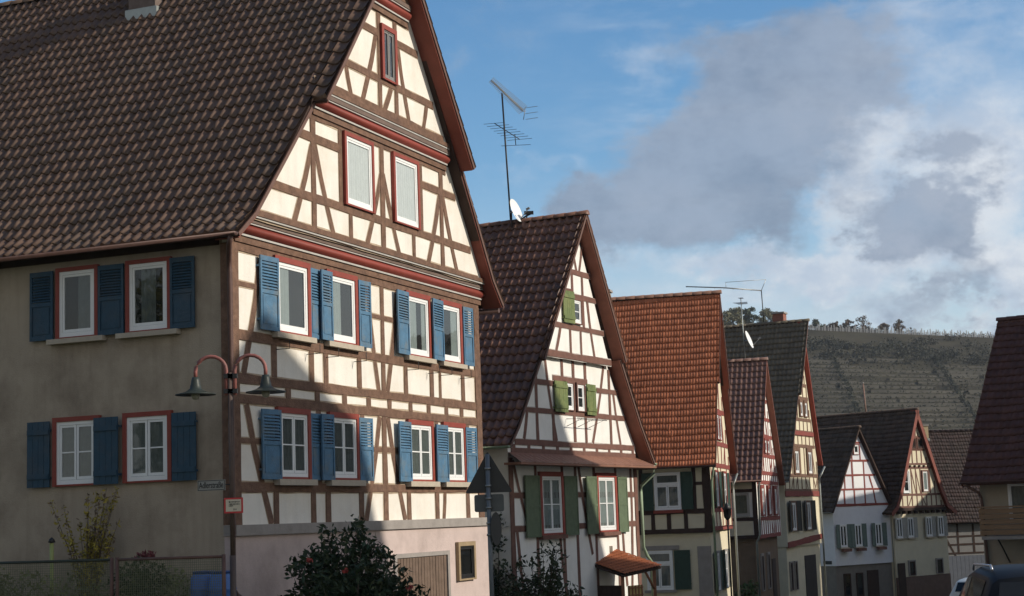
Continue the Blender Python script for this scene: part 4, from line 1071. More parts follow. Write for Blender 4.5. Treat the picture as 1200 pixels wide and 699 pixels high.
# ------------------------------------------------------------------ house 8: dark red roof closing the street
def build_red_roof_barn():
    h = House('half_timbered_barn', 27.3, 113.0, 80.0, 'dark red tiled barn with black timbers on grey, closing the street', 'barn')
    zb = -4.6; W_, D_ = 9.0, 7.0
    mb = MB(); mb.box(0, W_, 0, D_, zb, .6); h.part('wall', mb, mat('cool grey render', (.24, .23, .22), .9, .1, 3, .3))
    # in this barn the ridge runs along the front
    t = MB('front')
    rails(t, [(.42, 0, W_), (-.55, 0, W_), (-1.1, 0, W_), (-1.68, 0, W_)], .12, .022); posts(t, [(x, -1.7, .4) for x in (.1, 2.42, 3.55, 4.7, 5.8, 7, 8.8)], .13, .018); posts(t, [((1.1, 2.2), .4, -1.9)], .13, .0125)
    h.part('timber_frame', t, timberdark)
    mb = MB('front')
    for k in range(12): mb.box(1.3 + k * .3, 1.3 + (k + 1) * .3 - .015, .002, .04, zb, -1.85)
    h.part('gate', mb, mat('blue grey boards', (.13, .14, .165), .8, .15, 4))
    prof = [(-.45, .35), (3.4, 6.75)]
    hh = House.__new__(House); hh.root = h.root; hh.zg = h.zg; hh.az = h.az; hh.o = h.o
    # roof slopes across y: build tiles in a rotated sense by swapping u and y after building
    for k, (pr, sd) in enumerate((([(-.45, .35), (3.4, 6.75)], 1), ([(7.25, .35), (3.4, 6.75)], -1))):
        o = tile_slope(h, pr, -.3, W_ + .3, .20, .30, .03, tiles8, 4, .03, .01, 1.0, seed=70 + k)
        for v in o.data.vertices: v.co.x, v.co.y = v.co.y, v.co.x
        mb = MB(); sweep(mb, pr, -.12, -.022, -.28, W_ + .28, sd); o2 = h.part('roof_deck', mb, timberdark)
        for v in o2.data.vertices: v.co.x, v.co.y = v.co.y, v.co.x
    o = ridge_tiles(h, 3.4, 6.78, -.3, W_ + .3, tiles8)
    for v in o.data.vertices: v.co.x, v.co.y = v.co.y, v.co.x
    mb = MB()
    for x in (.12, W_ - .12):
        i = [mb.p(x, y, z) for y, z in ((0.05, .6), (6.95, .6), (3.4, 6.5))]; mb.face(i)
    h.part('gable_wall', mb, MATS['cool grey render'])
    chimney(h, 1.9, 3.3, 6.0, 7.15, .55, .5, mat('ochre chimney', (.42, .33, .2), .9, .15, 5))
    return h
H8 = build_red_roof_barn()

# ------------------------------------------------------------------ house 9: right-hand house with balcony
def swap_xy(o):
    for v in o.data.vertices: v.co.x, v.co.y = v.co.y, v.co.x
def build_balcony_house():
    h = House('rendered_house', 16.06, 58.0, 128.0, 'beige house with a wooden balcony and a dark brown roof at the right edge', 'house')
    zb = -2.6; W_, D_ = 11.0, 8.0
    bw = mat('beige house render', (.36, .31, .235), .95, .07, 2, .3, 25, .1, stain=(.27, .23, .18))
    mb = MB(); mb.box(0, W_, 0, D_, zb, 2.8)
    for x0, x1 in ((0.0, .2), (W_ - .2, W_)):
        A_ = [mb.p(x0, y, z) for y, z in ((0.02, 2.8), (D_ - .02, 2.8), (D_ / 2, 7.9))]; B_ = [mb.p(x1, y, z) for y, z in ((0.02, 2.8), (D_ - .02, 2.8), (D_ / 2, 7.9))]
        mb.face(A_[::-1]); mb.face(B_)
        for k in range(3): mb.face([A_[k], A_[(k + 1) % 3], B_[(k + 1) % 3], B_[k]])
    h.part('wall', mb, bw)
    for k, (pr, sd) in enumerate((([(-.55, 2.36), (0, 2.98), (D_ / 2, 8.38)], 1), ([(D_ + .55, 2.36), (D_, 2.98), (D_ / 2, 8.38)], -1))):
        o = tile_slope(h, pr, -.45, W_ + .4, .235, .345, .04, mat('plum brown roof tile', (.092, .042, .033), .7, .2, 2.5, .3, 60, .25, tile=.16), 5, .032, .005, 1.3, seed=80 + k); swap_xy(o)
        mb = MB(); sweep(mb, pr, -.16, -.022, -.43, W_ + .38, sd); swap_xy(h.part('roof_deck', mb, timber2))
        mb = MB(); sweep(mb, pr, -.26, -.0, -.46, -.43, sd); swap_xy(h.part('bargeboard', mb, redsoffit))
    swap_xy(ridge_tiles(h, D_ / 2, 8.42, -.47, W_ + .4, MATS['plum brown roof tile']))
    swap_xy(gutter(h, -.62, 2.38, -.45, W_ + .4))
    d = MB(); d.tube([(-.3, -.6, 2.3), (.02, -.14, 2.0), (.08, -.10, 1.8), (.20, -.10, zb)], .055, 8); h.part('downpipe', d, mat('brown pipe', (.14, .085, .065), .5, .2, 5))
    window(h, 'front', 1.02, 1.85, .9, 2.30, .002, cols=1, fw_=.08, curtain=curtaing); window(h, 'front', 2.0, 2.9, .2, 2.30, .002, cols=1, fw_=.08)
    # balcony
    sl = MB('front'); sl.box(.42, 5.2, .002, 1.15, .40, .52); b = h.part('balcony', sl, greystone)
    bo = MB('front'); wood = mat('pine balcony board', (.25, .155, .085), .7, .2, 2.5, .2, 15, .2, stretch=(1, 1, 6))
    for k in range(5): bo.box(.40, 5.2, 1.16, 1.19, .56 + k * .18, .56 + k * .18 + .155)
    for k in range(5): bo.box(.385, .415, .05, 1.158, .56 + k * .18, .56 + k * .18 + .155)
    for x in (.45, 2.0, 3.6, 5.1): bo.box(x, x + .08, 1.08, 1.155, .52, 1.46)
    bo.box(.36, 5.22, 1.10, 1.22, 1.465, 1.52)
    h.part('railing', bo, wood, b)
    mb = MB('front'); mb.box(2.0, 4.8, .002, .03, zb, .1); h.part('garage_shade_sheet', mb, dark_backing)  # dark sheet on the wall, the garage's inner shade put into its colour
    mb = MB('front'); mb.box(.42, .46, .15, .85, .38, .40); mb.tube([(.9, .02, -.4), (.9, .55, .1), (.9, .9, .39)], .03, 6); mb.tube([(2.6, .02, -.4), (2.6, .55, .1), (2.6, .9, .39)], .03, 6); h.part('balcony_strut', mb, iron, b)
    return h
H9 = build_balcony_house()

# ------------------------------------------------------------------ houses across the street (beyond the right edge of the frame)
def opposite_house(x, y, w, d, eave, ridge, label, rz=0):
    """gable towards -X (the street)"""
    zg = ground_z(y) - .15
    r = empty('opposite_house', (x, y, zg), rz, label, 'house')
    mb = MB(); P = [(-w / 2, 0), (w / 2, 0), (w / 2, eave - zg), (0, ridge - zg), (-w / 2, eave - zg)]
    A_ = [mb.p(0, a, z) for a, z in P]; B_ = [mb.p(d, a, z) for a, z in P]
    mb.face(A_); mb.face(B_[::-1])
    for k in range(5): mb.face([A_[k], A_[(k + 1) % 5], B_[(k + 1) % 5], B_[k]])
    mb.build('wall', palecream, r)
    rf = MB()
    for s in (-1, 1):
        e = Vector((s * w / 2, eave - zg)); t = Vector((0, ridge - zg)); dv = (e - t).normalized(); e2 = e + dv * .4
        n = Vector((dv.y, -dv.x)) * (-s); n = n if n.y > 0 else -n
        q = [(t.x, t.y + .02), (e2.x, e2.y + .02), (e2.x + n.x * .16, e2.y + n.y * .16 + .02), (t.x, t.y + .24)]
        a = [rf.p(-.35, u, z) for u, z in q]; b = [rf.p(d + .35, u, z) for u, z in q]
        rf.face(a); rf.face(b[::-1])
        for k in range(4): rf.face([a[k], a[(k + 1) % 4], b[(k + 1) % 4], b[k]])
    rf.build('roof', tiles6, r)
    for zc in (1.2, 4.0, 6.8):
        if zc + 1.4 > eave - zg: continue
        for k in (-.28, .28):
            wb = MB(); wb.box(-.05, -.002, k * w - .5, k * w + .5, zc, zc + 1.35); o = wb.build('window', whitepaint, r)
            g = MB(); g.box(-.056, -.052, k * w - .42, k * w + .42, zc + .08, zc + 1.27); g.build('pane', iron, o)
    return r
opposite_house(12.5, 28.4, 6.8, 9, 11.7, 14.1, 'tall cream house across the street from the big corner house')
opposite_house(19.0, 44.2, 9.0, 8, 9.3, 17.1, 'steep gabled house across the street behind the balcony house')
opposite_house(29.5, 76.0, 18.0, 9, 10.0, 12.0, 'long house across the street from the tall black-roofed house')
opposite_house(36.5, 93.3, 8.4, 9, 9.6, 11.0, 'house across the street near the bend, the taller of two')
opposite_house(36.5, 102.4, 8.0, 9, 7.0, 7.8, 'house across the street near the bend, the lower of two')



# ------------------------------------------------------------------ street furniture
def text_mesh(body, size, m, name, parent, loc, xdir, zdir=(0, 0, 1), depth=.002, width=None, align='CENTER'):
    cu = bpy.data.curves.new(name, 'FONT'); cu.body = body; cu.size = size; cu.extrude = depth; cu.align_x = align; cu.align_y = 'CENTER'
    o = bpy.data.objects.new('tmp', cu); col.objects.link(o)
    dg = bpy.context.evaluated_depsgraph_get(); me = bpy.data.meshes.new_from_object(o.evaluated_get(dg))
    bpy.data.objects.remove(o)
    x = Vector(xdir).normalized(); z = Vector(zdir); n = x.cross(z)
    sx = 1.0
    if width:
        w = max(v.co.x for v in me.vertices) - min(v.co.x for v in me.vertices); sx = width / w
    for v in me.vertices:
        c = v.co.copy(); v.co = Vector(loc) + x * c.x * sx + z * c.y + n * c.z
    me.materials.append(m)
    r = bpy.data.objects.new(name, me); col.objects.link(r); r.parent = parent
    return r

def build_street_lamp():
    x, y = -5.06, 29.3; zg = ground_z(y) - .02
    t = empty('street_lamp', (x, y, zg), 0, 'double-headed gooseneck street lamp at the corner of the big house', 'street lamp')
    p = lambda dx, z: (dx, 0, z - zg)
    mb = MB(); mb.tube([p(0, zg + .0), p(0, 1.2)], .055, 10); mb.tube([p(0, 1.2), p(-.01, 4.42)], .042, 10); mb.build('pole', mat('brown lamp pole', (.10, .07, .058), .6, .25, 5, .1, 20, .3), t)
    redpipe = mat('faded red pipe', (.27, .10, .085), .6, .25, 5, .1, 20, .3, stain=(.10, .10, .085), stain_scale=3)
    lampm = mat('grey green enamel', (.032, .040, .034), .45, .2, 6, .05, 20, .3)
    for s in (-1, 1):
        c = .075 * s; r = .275
        pts = [p(c, 4.02), p(c, 4.46)] + [p(c + s * (r - r * math.cos(a)), 4.46 + r * .95 * math.sin(a)) for a in [math.pi * k / 10 for k in range(1, 11)]] + [p(c + 2 * r * s, 4.36)]
        mb = MB(); mb.tube(pts, .034, 10); a = mb.build('arm', redpipe, t)
        mb = MB(); mb.box(min(0, c) - .045, max(0, c) + .045, -.05, .05, 4.05 - zg, 4.13 - zg); mb.build('clamp', iron, t); mb = MB(); mb.box(min(0, c) - .045, max(0, c) + .045, -.05, .05, 4.32 - zg, 4.40 - zg); mb.build('clamp', iron, t)
        mb = MB(); mb.lathe([(.0, .30), (.06, .30), (.075, .24), (.085, .17), (.095, .15), (.10, .10), (.17, .05), (.27, .015), (.355, 0), (.358, -.018), (.34, -.016), (.24, .0), (.1, .05), (.07, .06)], (c + 2 * r * s, 0, 4.06 - zg), 24)
        l = mb.build('lamp_shade', lampm, t)
        mb = MB(); mb.lathe([(.0, .06), (.06, .05), (.075, .0), (.075, -.04), (.055, -.09), (.0, -.11)], (c + 2 * r * s, 0, 4.06 - zg), 14); mb.build('bulb', mat('frosted bulb glass', (.42, .40, .33), .25, .05, 5), l)
    return t
build_street_lamp()

def build_small_signs():
    zg = ground_z(29.3)
    xd = Vector((.926, -.378, 0)); nrm = Vector((-.378, -.926, 0))
    c = Vector((-5.44, 29.40, 2.44))
    t = empty('street_sign', tuple(c), 0, 'white street name sign reading Adlerstraße, on the lamp pole', 'street sign')
    mb = MB(); mb.obox((0, 0, 0), xd * .285, nrm * .008, Vector((0, 0, .095))); mb.build('plate', mat('dull white enamel', (.30, .29, .26), .5, .08, 6), t)
    mb = MB()
    for dz in (-.082, .082): mb.obox(nrm * .009 + Vector((0, 0, dz)), xd * .272, nrm * .001, Vector((0, 0, .005)))
    for dx in (-.272, .272): mb.obox(nrm * .009 + xd * dx, xd * .005, nrm * .001, Vector((0, 0, .087)))
    mb.build('border', iron, t)
    text_mesh('Adlerstraße', .155, iron, 'lettering', t, nrm * .011, xd, width=.50)
    mb = MB(); mb.tube([xd * .26 - nrm * .012, xd * .37 - nrm * .012 - Vector((0, 0, .0))], .012, 6); mb.build('bracket', iron, t)
    c = Vector((-5.02, 29.21, 2.07))
    t = empty('notice_board', tuple(c), 0, 'small cream notice with a red border, below the street name sign', 'notice')
    mb = MB(); mb.box(-.165, .165, -.006, .02, -.135, .135); mb.build('plate', mat('bright red border', (.55, .05, .05), .5, .1, 5), t)
    mb = MB(); mb.box(-.135, .135, -.0095, -.0065, -.105, .105); mb.build('sheet', mat('cream paper', (.62, .55, .42), .7, .08, 5), t)
    mb = MB(); rnd = random.Random(2)
    for (z, a0, a1) in ((.065, -.08, .10), (.025, -.08, .02), (.025, .03, .10), (-.005, -.08, -.02), (-.065, .0, .05)):
        x = a0
        while x < a1:
            w = rnd.uniform(.006, .016); hgt = rnd.uniform(.008, .020)
            mb.box(x, x + w, -.0115, -.0098, z - hgt, z + hgt * .6); x += w + rnd.uniform(.006, .012)
    o = mb.build('writing', iron, t)
    mb = MB(); mb.box(-.02, .02, .021, .05, -.05, .05); mb.build('bracket', iron, t)
build_small_signs()

def build_traffic_signs():
    x, y = -.535, 29.0; zg = ground_z(y)
    dk = mat('dark grey sign back', (.048, .046, .041), .6, .15, 5, .05, 20, .3); pm = mat('galvanised post', (.13, .145, .155), .5, .15, 6, .05, 20, .4, metal=.3)
    t = empty('traffic_sign', (x, y, zg), R(-6), 'grey traffic sign post seen from behind, with triangle, plate and round sign', 'traffic sign')
    mb = MB(); mb.tube([(0, .02, 0), (0, .02, 2.80 - zg)], .040, 10); mb.build('post', pm, t)
    def plate(poly, rad, name, m, yy, rot=0.0, cx=0.0):
        # rounded polygon
        pts = []
        n = len(poly)
        for k in range(n):
            a, b, c = Vector(poly[k - 1]), Vector(poly[k]), Vector(poly[(k + 1) % n])
            u, v = (a - b).normalized(), (c - b).normalized()
            p0, p1 = b + u * rad, b + v * rad
            for j in range(5):
                tt = j / 4; pts.append(p0 * (1 - tt) ** 2 + b * 2 * tt * (1 - tt) + p1 * tt ** 2)
        mb = MB(); ca, sa = math.cos(rot), math.sin(rot)
        F = [[mb.p(cx + q.x * ca - o * sa, yy + q.x * sa + o * ca, q.y - zg) for q in pts] for o in (-.004, .004)]
        mb.face(F[0]); mb.face(F[1][::-1])
        for k in range(len(pts)): mb.face([F[0][k], F[0][(k + 1) % len(pts)], F[1][(k + 1) % len(pts)], F[1][k]])
        for zz in (.25, .75):
            z = min(q[1] for q in poly) + (max(q[1] for q in poly) - min(q[1] for q in poly)) * zz
        return mb.build(name, m, t)
    plate([(-.42, 2.13), (.42, 2.13), (0, 2.86)], .05, 'triangular_sign', dk, .085)
    plate([(-.26, 1.80), (.26, 1.80), (.26, 2.10), (-.26, 2.10)], .04, 'supplementary_plate', mat('grey sign back', (.10, .105, .10), .5, .15, 5), .078)
    c = [(.30 * math.cos(2 * math.pi * k / 12), 1.50 + .30 * math.sin(2 * math.pi * k / 12)) for k in range(12)]
    plate(c, .06, 'round_sign', dk, .14, R(78), .10)
    mb = MB()
    for z in (2.25, 2.55, 1.87, 2.03, 1.4, 1.6): mb.lathe([(.048, -.018), (.055, -.018), (.055, .018), (.048, .018)], (0, .02, z - zg), 12)
    mb.build('clamp', steel, t)
build_traffic_signs()

def build_fence():
    A = Vector((-5.14, 29.0, 0)); d = Vector((-.926, .378, 0)); zt = 1.19; zb = .05
    g = MB()
    gw = empty('garden_wall', (A.x, A.y, -1.3), 0, 'low grey garden wall under the wire fence', 'wall')
    mb = MB(); mb.obox(d * 3.2 + Vector((0, 0, .65)), d * 3.2, Vector((d.y, -d.x, 0)) * .1, Vector((0, 0, .66))); mb.build('wall', greystone, gw)
    mb = MB(); mb.obox(d * 3.2 + Vector((0, 0, 1.335)), d * 3.22, Vector((d.y, -d.x, 0)) * .13, Vector((0, 0, .022))); mb.build('coping', stone, gw)
    rust = mat('rusty red fence rail', (.125, .07, .055), .7, .25, 6, .1, 30, .3)
    wire = mat('olive wire mesh', (.15, .155, .095), .6, .2, 6, 0, 1, .3); dkrail = mat('dark green rail', (.035, .045, .035), .6, .2, 6)
    for (s0, s1, rail, lab) in ((.03, 2.25, rust, 'wire mesh fence panel with a rusty red rail, beside the lamp pole'), (2.37, 6.3, dkrail, 'wire mesh fence panel with a dark green rail, at the left edge')):
        t = empty('wire_fence', tuple(A + d * s0 + Vector((0, 0, zb))), 0, lab, 'fence', 'fence panels along the garden')
        L = s1 - s0; H_ = zt - zb
        mb = MB(); n = int(L / .042)
        w_ = Vector((d.y, -d.x, 0))
        for k in range(n + 1): mb.obox(d * (L * k / n) + Vector((0, 0, H_ / 2)), d * .0036, w_ * .003, Vector((0, 0, H_ / 2)))
        n = int(H_ / .042)
        for k in range(n + 1): mb.obox(d * (L / 2) + w_ * .0062 + Vector((0, 0, H_ * k / n)), d * (L / 2), w_ * .003, Vector((0, 0, .0036)))
        mb.build('wire_mesh', wire, t)
        mb = MB(); mb.tube([tuple(Vector((0, 0, H_))), tuple(d * L + Vector((0, 0, H_)))], .026, 8); mb.build('top_rail', rail, t)
        for ss in (0.0, L):
            mb = MB(); mb.tube([tuple(d * ss + Vector((0, 0, -.02))), tuple(d * ss + Vector((0, 0, H_ + .04)))], .034, 8); mb.build('post', rust, t)
build_fence()

def build_garden():
    # raised bed behind the fence
    mb = MB(); d = Vector((-.926, .378, 0)); n = Vector((.378, .926, 0)); A = Vector((-5.2, 29.15, 0))
    mb.obox(A + d * 3.2 + n * .95 + Vector((0, 0, -.68)), d * 3.2, n * .85, Vector((0, 0, .66)))
    tag(mb.build('garden_soil', soil), kind='structure')
    rnd = random.Random(5)
    gc = MB(); bl = []
    for k in range(40):
        s = rnd.uniform(.3, 6.2); t = rnd.uniform(.2, 1.5); q = A + d * s + n * t
        if s > 1.5 or t > 1.2: bl.append(((q.x, q.y, rnd.uniform(.15, .8 if s > 1.6 else .45)), (.35, .3, .35)))
    leaf_cloud(gc, bl, 5200, .045, rnd)
    tag(gc.build('garden_plants', leafmat('garden foliage', (.17, .18, .07), .6, 3), recalc=False), kind='stuff')
    # thin yellow shrub by the wall
    q = A + d * 3.75 + n * 1.2
    t = empty('shrub', (q.x, q.y, 0), 0, 'thin shrub with sparse yellow leaves against the grey wall', 'shrub')
    st, lf, lg = MB(), MB(), MB()
    for k in range(30):
        a = rnd.random() * 6.28; L = rnd.uniform(1.3, 2.55); sp = rnd.uniform(.1, .75) * (L / 2.3)
        p0 = Vector((rnd.uniform(-.1, .1), rnd.uniform(-.1, .1), 0)); p1 = Vector((math.cos(a) * sp * .45, math.sin(a) * sp * .4, L * .55)); p2 = Vector((math.cos(a) * sp, math.sin(a) * sp * .6, L))
        st.tube([tuple(p0), tuple(p1), tuple(p2)], [.010, .007, .003], 4)
        for j in range(30):
            f = rnd.uniform(.25, 1); q = p0.lerp(p1, f * 2) if f < .5 else p1.lerp(p2, f * 2 - 1)
            leaf_cloud(lf if rnd.random() < .75 else lg, [(q, (.08, .06, .09))], 3, .042, rnd)
    st.build('stem', barkm, t); lf.build('foliage', leafyellow, t, recalc=False); lg.build('foliage', leafrust, t, recalc=False)
    # red flowering plant
    q = A + d * 2.15 + n * .6
    t = empty('flowering_plant', (q.x, q.y, 0), 0, 'low plant with dusky red flower heads behind the rusty fence rail', 'plant')
    lf, fl = MB(), MB()
    leaf_cloud(lf, [((0, 0, .8), (.6, .35, .42))], 900, .05, rnd); leaf_cloud(fl, [((.1, 0, 1.24), (.22, .16, .08))], 130, .04, rnd)
    lf.build('foliage', leafmid, t, recalc=False); fl.build('flower', mat('dusky red petal', (.15, .04, .045), .7, .25, 8), t, recalc=False)
    # garden stake with cap
    q = A + d * 4.05 + n * .5
    t = empty('garden_stake', (q.x, q.y, 0), 0, 'yellow green garden stake with a dark cap above the fence', 'stake')
    mb = MB(); mb.tube([(0, 0, 0), (0, 0, 1.52)], .04, 8); mb.build('stake', mat('yellow green paint', (.30, .33, .12), .6, .2, 6), t)
    mb = MB(); mb.lathe([(0, .10), (.05, .06), (.07, .0), (.0, -.01)], (0, 0, 1.53), 10); mb.build('cap', iron, t)
    # rain barrels
    for k, (s, tt, lab) in enumerate(((1.02, .95, 'blue rain barrel behind the fence, left of the pair'), (.50, .75, 'blue rain barrel behind the fence, nearer the lamp pole'))):
        q = A + d * s + n * tt
        t = empty('rain_barrel', (q.x, q.y, -.02), 0, lab, 'barrel', 'blue rain barrels in the garden')
        mb = MB(); mb.lathe([(0, 0), (.20, 0), (.235, .1), (.25, .28), (.26, .30), (.25, .32), (.25, .60), (.26, .62), (.25, .64), (.235, .82), (.19, .90)], (0, 0, 0), 22)
        mb.build('barrel', mat('blue plastic', (.05, .15, .42), .4, .08, 4, 0, 1, .4), t)
        mb = MB(); mb.lathe([(.19, .902), (.21, .905), (.21, .94), (.0, .95)], (0, 0, 0), 22); mb.build('lid', mat('dark blue plastic', (.02, .06, .2), .4, .08, 4), t)
build_garden()

def build_bushes():
    rnd = random.Random(8)
    x, y = -3.13, 30.3; zg = ground_z(y)
    t = empty('rhododendron', (x, y, zg), 0, 'large dark evergreen bush with a few red blooms before the big house', 'bush')
    st = MB(); tips = []
    for k in range(26):
        a = rnd.random() * 6.28; rr = rnd.uniform(.2, 1.25); hh = rnd.uniform(1.5, 3.05) * (1 - .28 * rr)
        st.tube([(rnd.uniform(-.15, .15), rnd.uniform(-.15, .15), 0), (math.cos(a) * rr * .5, math.sin(a) * rr * .5, hh * .55), (math.cos(a) * rr, math.sin(a) * rr, hh)], [.035, .022, .008], 5)
        tips.append((math.cos(a) * rr, math.sin(a) * rr, hh))
    st.build('stem', barkm, t)
    bl = [((0, 0, 1.2), (1.05, .9, 1.1)), ((.6, 0, 1.0), (.75, .7, .9)), ((-.55, 0, 1.1), (.75, .7, .95)), ((.1, 0, 2.2), (.55, .5, .75)), ((-.5, .1, 2.1), (.40, .4, .55)), ((.85, 0, 1.75), (.38, .35, .45)), ((1.2, 0, 1.3), (.38, .4, .5)), ((-1.05, 0, 1.35), (.35, .4, .45))]
    for q in tips: bl.append((q, (.26, .26, .26)))
    for _ in range(20):
        a = rnd.random() * 6.28; zz = rnd.uniform(.6, 2.3); rr = 1.15 * (1 - (zz / 3.4) ** 2)
        bl.append(((math.cos(a) * rr, math.sin(a) * rr * .85, zz), (.28, .28, .24)))
    lf = MB(); leaf_cloud(lf, bl, 7000, .075, rnd); lf.build('foliage', leafdark, t, recalc=False); lf = MB(); leaf_cloud(lf, bl, 2600, .062, rnd, up=.9); lf.build('foliage', leafmat('olive green leaf', (.045, .055, .022), .5, 3), t, recalc=False)
    for k, (px, py, pz) in enumerate(((-.62, -.75, 2.27), (.02, -.85, 2.08), (.80, -.75, 1.55), (1.12, -.45, 1.72), (-.3, -.9, 1.5))):
        f = MB(); leaf_cloud(f, [((px, py, pz), (.06, .06, .05))], 45, .03, rnd, up=.8); f.build('bloom', mat('red bloom petal', (.34, .05, .04), .6, .2, 9), t, recalc=False)
    # shrub before the white gable
    x, y = .55, 46.4; zg = ground_z(y)
    t = empty('shrub', (x, y, zg), 0, 'loose dark leafy shrub in front of the white gable house', 'shrub')
    st, lf = MB(), MB(); bl = [((0, 0, 1.0), (.9, .8, 1.0)), ((-.7, 0, .9), (.7, .6, .9)), ((.8, 0, .9), (.6, .6, .8))]
    for k in range(34):
        a = rnd.random() * 6.28; rr = rnd.uniform(.2, 1.3); hh = rnd.uniform(1.3, 3.0) * (1 - .2 * rr)
        e = (math.cos(a) * rr, math.sin(a) * rr * .6, hh)
        st.tube([(0, 0, 0), (e[0] * .5, e[1] * .5, hh * .55), e], [.03, .018, .006], 4); bl.append((e, (.20, .2, .26))); bl.append(((e[0] * .75, e[1] * .75, hh * .78), (.22, .22, .22)))
    st.build('stem', barkm, t); leaf_cloud(lf, bl, 3600, .075, rnd); lf.build('foliage', leafmat('shrub leaf', (.035, .05, .022), .5, 3), t, recalc=False)
    x, y = -.75, 47.3; zg = ground_z(y)
    t = empty('climbing_bush', (x, y, zg), 0, 'dark ivy-like bush in the gap between the first two houses', 'bush')
    st, lf = MB(), MB(); bl = []
    for k in range(16):
        hh = rnd.uniform(1.2, 3.6); e = (rnd.uniform(-.35, .45), rnd.uniform(-.4, .3), hh)
        st.tube([(rnd.uniform(-.1, .1), 0, 0), (e[0] * .6, e[1] * .6, hh * .5), e], [.03, .02, .008], 4); bl += [(e, (.28, .3, .3)), ((e[0] * .7, e[1] * .7, hh * .6), (.32, .3, .4))]
    st.build('stem', barkm, t); leaf_cloud(lf, bl, 2600, .07, rnd); lf.build('foliage', leafdark, t, recalc=False)
    # potted greenery at the mauve house
    x, y = 9.55, 71.6; zg = ground_z(y)
    t = empty('shrub', (x, y, zg), 0, 'small green shrub at the foot of the brown render wall', 'shrub')
    lf = MB(); leaf_cloud(lf, [((0, 0, .75), (.55, .5, .75)), ((.3, 0, 1.3), (.3, .3, .35))], 500, .09, rnd); lf.build('foliage', leafmat('fresh green leaf', (.07, .11, .035), .4, 4), t, recalc=False)
    st = MB(); st.tube([(0, 0, 0), (.05, 0, .9), (.2, 0, 1.4)], [.03, .02, .01], 5); st.build('stem', barkm, t)
build_bushes()

def build_shelter():
    zg = ground_z(52)
    t = empty('wooden_shelter', (3.05, 52.3, zg), 0, 'small wooden shelter with an orange tiled roof and a yellow lattice, before the white house', 'shelter')
    L_, T_, Rr, F_ = [Vector(q) - Vector((3.05, 52.3, 0)) for q in ((1.76, 52.4, .40), (2.85, 53.6, .66), (4.42, 52.9, .05), (3.12, 51.4, -.13))]
    def pl(u, v): return (L_ + (F_ - L_) * u + (T_ - L_) * v + (Rr - T_ - F_ + L_) * u * v)
    nrm = (F_ - L_).cross(T_ - L_).normalized()
    if nrm.z < 0: nrm = -nrm
    dz = Vector((0, 0, -zg))
    mb = MB(); mb.smooth = True; nv, nu = 96, 10
    for r in range(nu):
        rows = []
        for u, e in ((r / nu - .012, .022), ((r + 1) / nu, 0.0)) if False else (((r) / nu, 0.0), ((r + 1) / nu + .012, .022)):
            rows.append([mb.p(*(pl(min(u, 1.01), k / nv) + nrm * (e + .014 * math.cos(k / nv * math.pi * 2 * 14)) + dz)) for k in range(nv + 1)])
        for k in range(nv): mb.face([rows[0][k], rows[0][k + 1], rows[1][k + 1], rows[1][k]])
    mb.build('roof', mat('orange shelter tile', (.40, .13, .055), .7, .2, 3, .2, 30, .3, stain=(.22, .09, .05), stain_scale=1.5), t, recalc=False)
    mb = MB()
    q = [pl(0, 0), pl(1, 0), pl(1, 1), pl(0, 1)]
    a = [mb.p(*(v - nrm * .03 + dz)) for v in q]; b = [mb.p(*(v - nrm * .11 + dz)) for v in q]
    mb.face(a); mb.face(b[::-1])
    for k in range(4): mb.face([a[k], a[(k + 1) % 4], b[(k + 1) % 4], b[k]])
    mb.build('roof_board', timberdark, t)
    c = pl(.12, .75); mb = MB(); mb.obox(c + nrm * .10 + dz, (.14, 0, 0), (0, .12, 0), (0, 0, .09)); mb.build('ridge_cap', stone, t)
    post = mat('orange stained post', (.30, .13, .07), .7, .2, 5, .2)
    for (u, v) in ((.10, .08), (.92, .08), (.92, .92), (.10, .92)):
        k = pl(u, v) - nrm * .1 + dz; mb = MB(); mb.box(k.x - .05, k.x + .05, k.y - .05, k.y + .05, 0, k.z); mb.build('post', post, t)
    p0 = pl(.92, .08) + dz; p1 = pl(.92, .92) + dz; p2 = pl(.10, .08) + dz
    w = p1 - p0; w.z = 0; W_ = w.length; w.normalize()
    mb = MB(); mb.tube([tuple(p1 + Vector((0, 0, -.75)) - w * .06), tuple(p1 - w * .55 + Vector((0, 0, -.12)))], .04, 6); mb.build('brace', post, t)
    mb = MB(); mb.obox(Vector((p0.x, p0.y, 0)) + w * (W_ * .36) + Vector((0, .06, .95)), w * (W_ * .22), Vector((w.y, -w.x, 0)) * .012, Vector((0, 0, .62))); mb.build('panel', mat('yellow panel', (.50, .37, .14), .7, .12, 5), t)
    mb = MB(); nn = Vector((w.y, -w.x, 0)); nn = nn if nn.y < 0 else -nn
    for k in range(5): mb.obox(Vector((p0.x, p0.y, 0)) + w * (W_ * (.16 + .1 * k)) + Vector((0, .06, .95)) + nn * .03, w * .018, nn * .012, Vector((0, 0, .62)))
    for k in range(6): mb.obox(Vector((p0.x, p0.y, 0)) + w * (W_ * .36) + Vector((0, .06, .40 + k * .22)) + nn * .045, w * (W_ * .22), nn * .008, Vector((0, 0, .016)))
    mb.build('lattice', post, t)
    mb = MB()
    for k in range(7): mb.obox(Vector((p0.x, p0.y, 0)).lerp(Vector((p2.x, p2.y, 0)), (k + .5) / 7) + Vector((0, 0, .8)), (p2 - p0) * Vector((1, 1, 0)).length / 1e9 + Vector(((p2 - p0).x, (p2 - p0).y, 0)) / 14.6, Vector((.02, .02, 0)), Vector((0, 0, .8)))
    mb.build('side_boards', timberdark, t)
build_shelter()

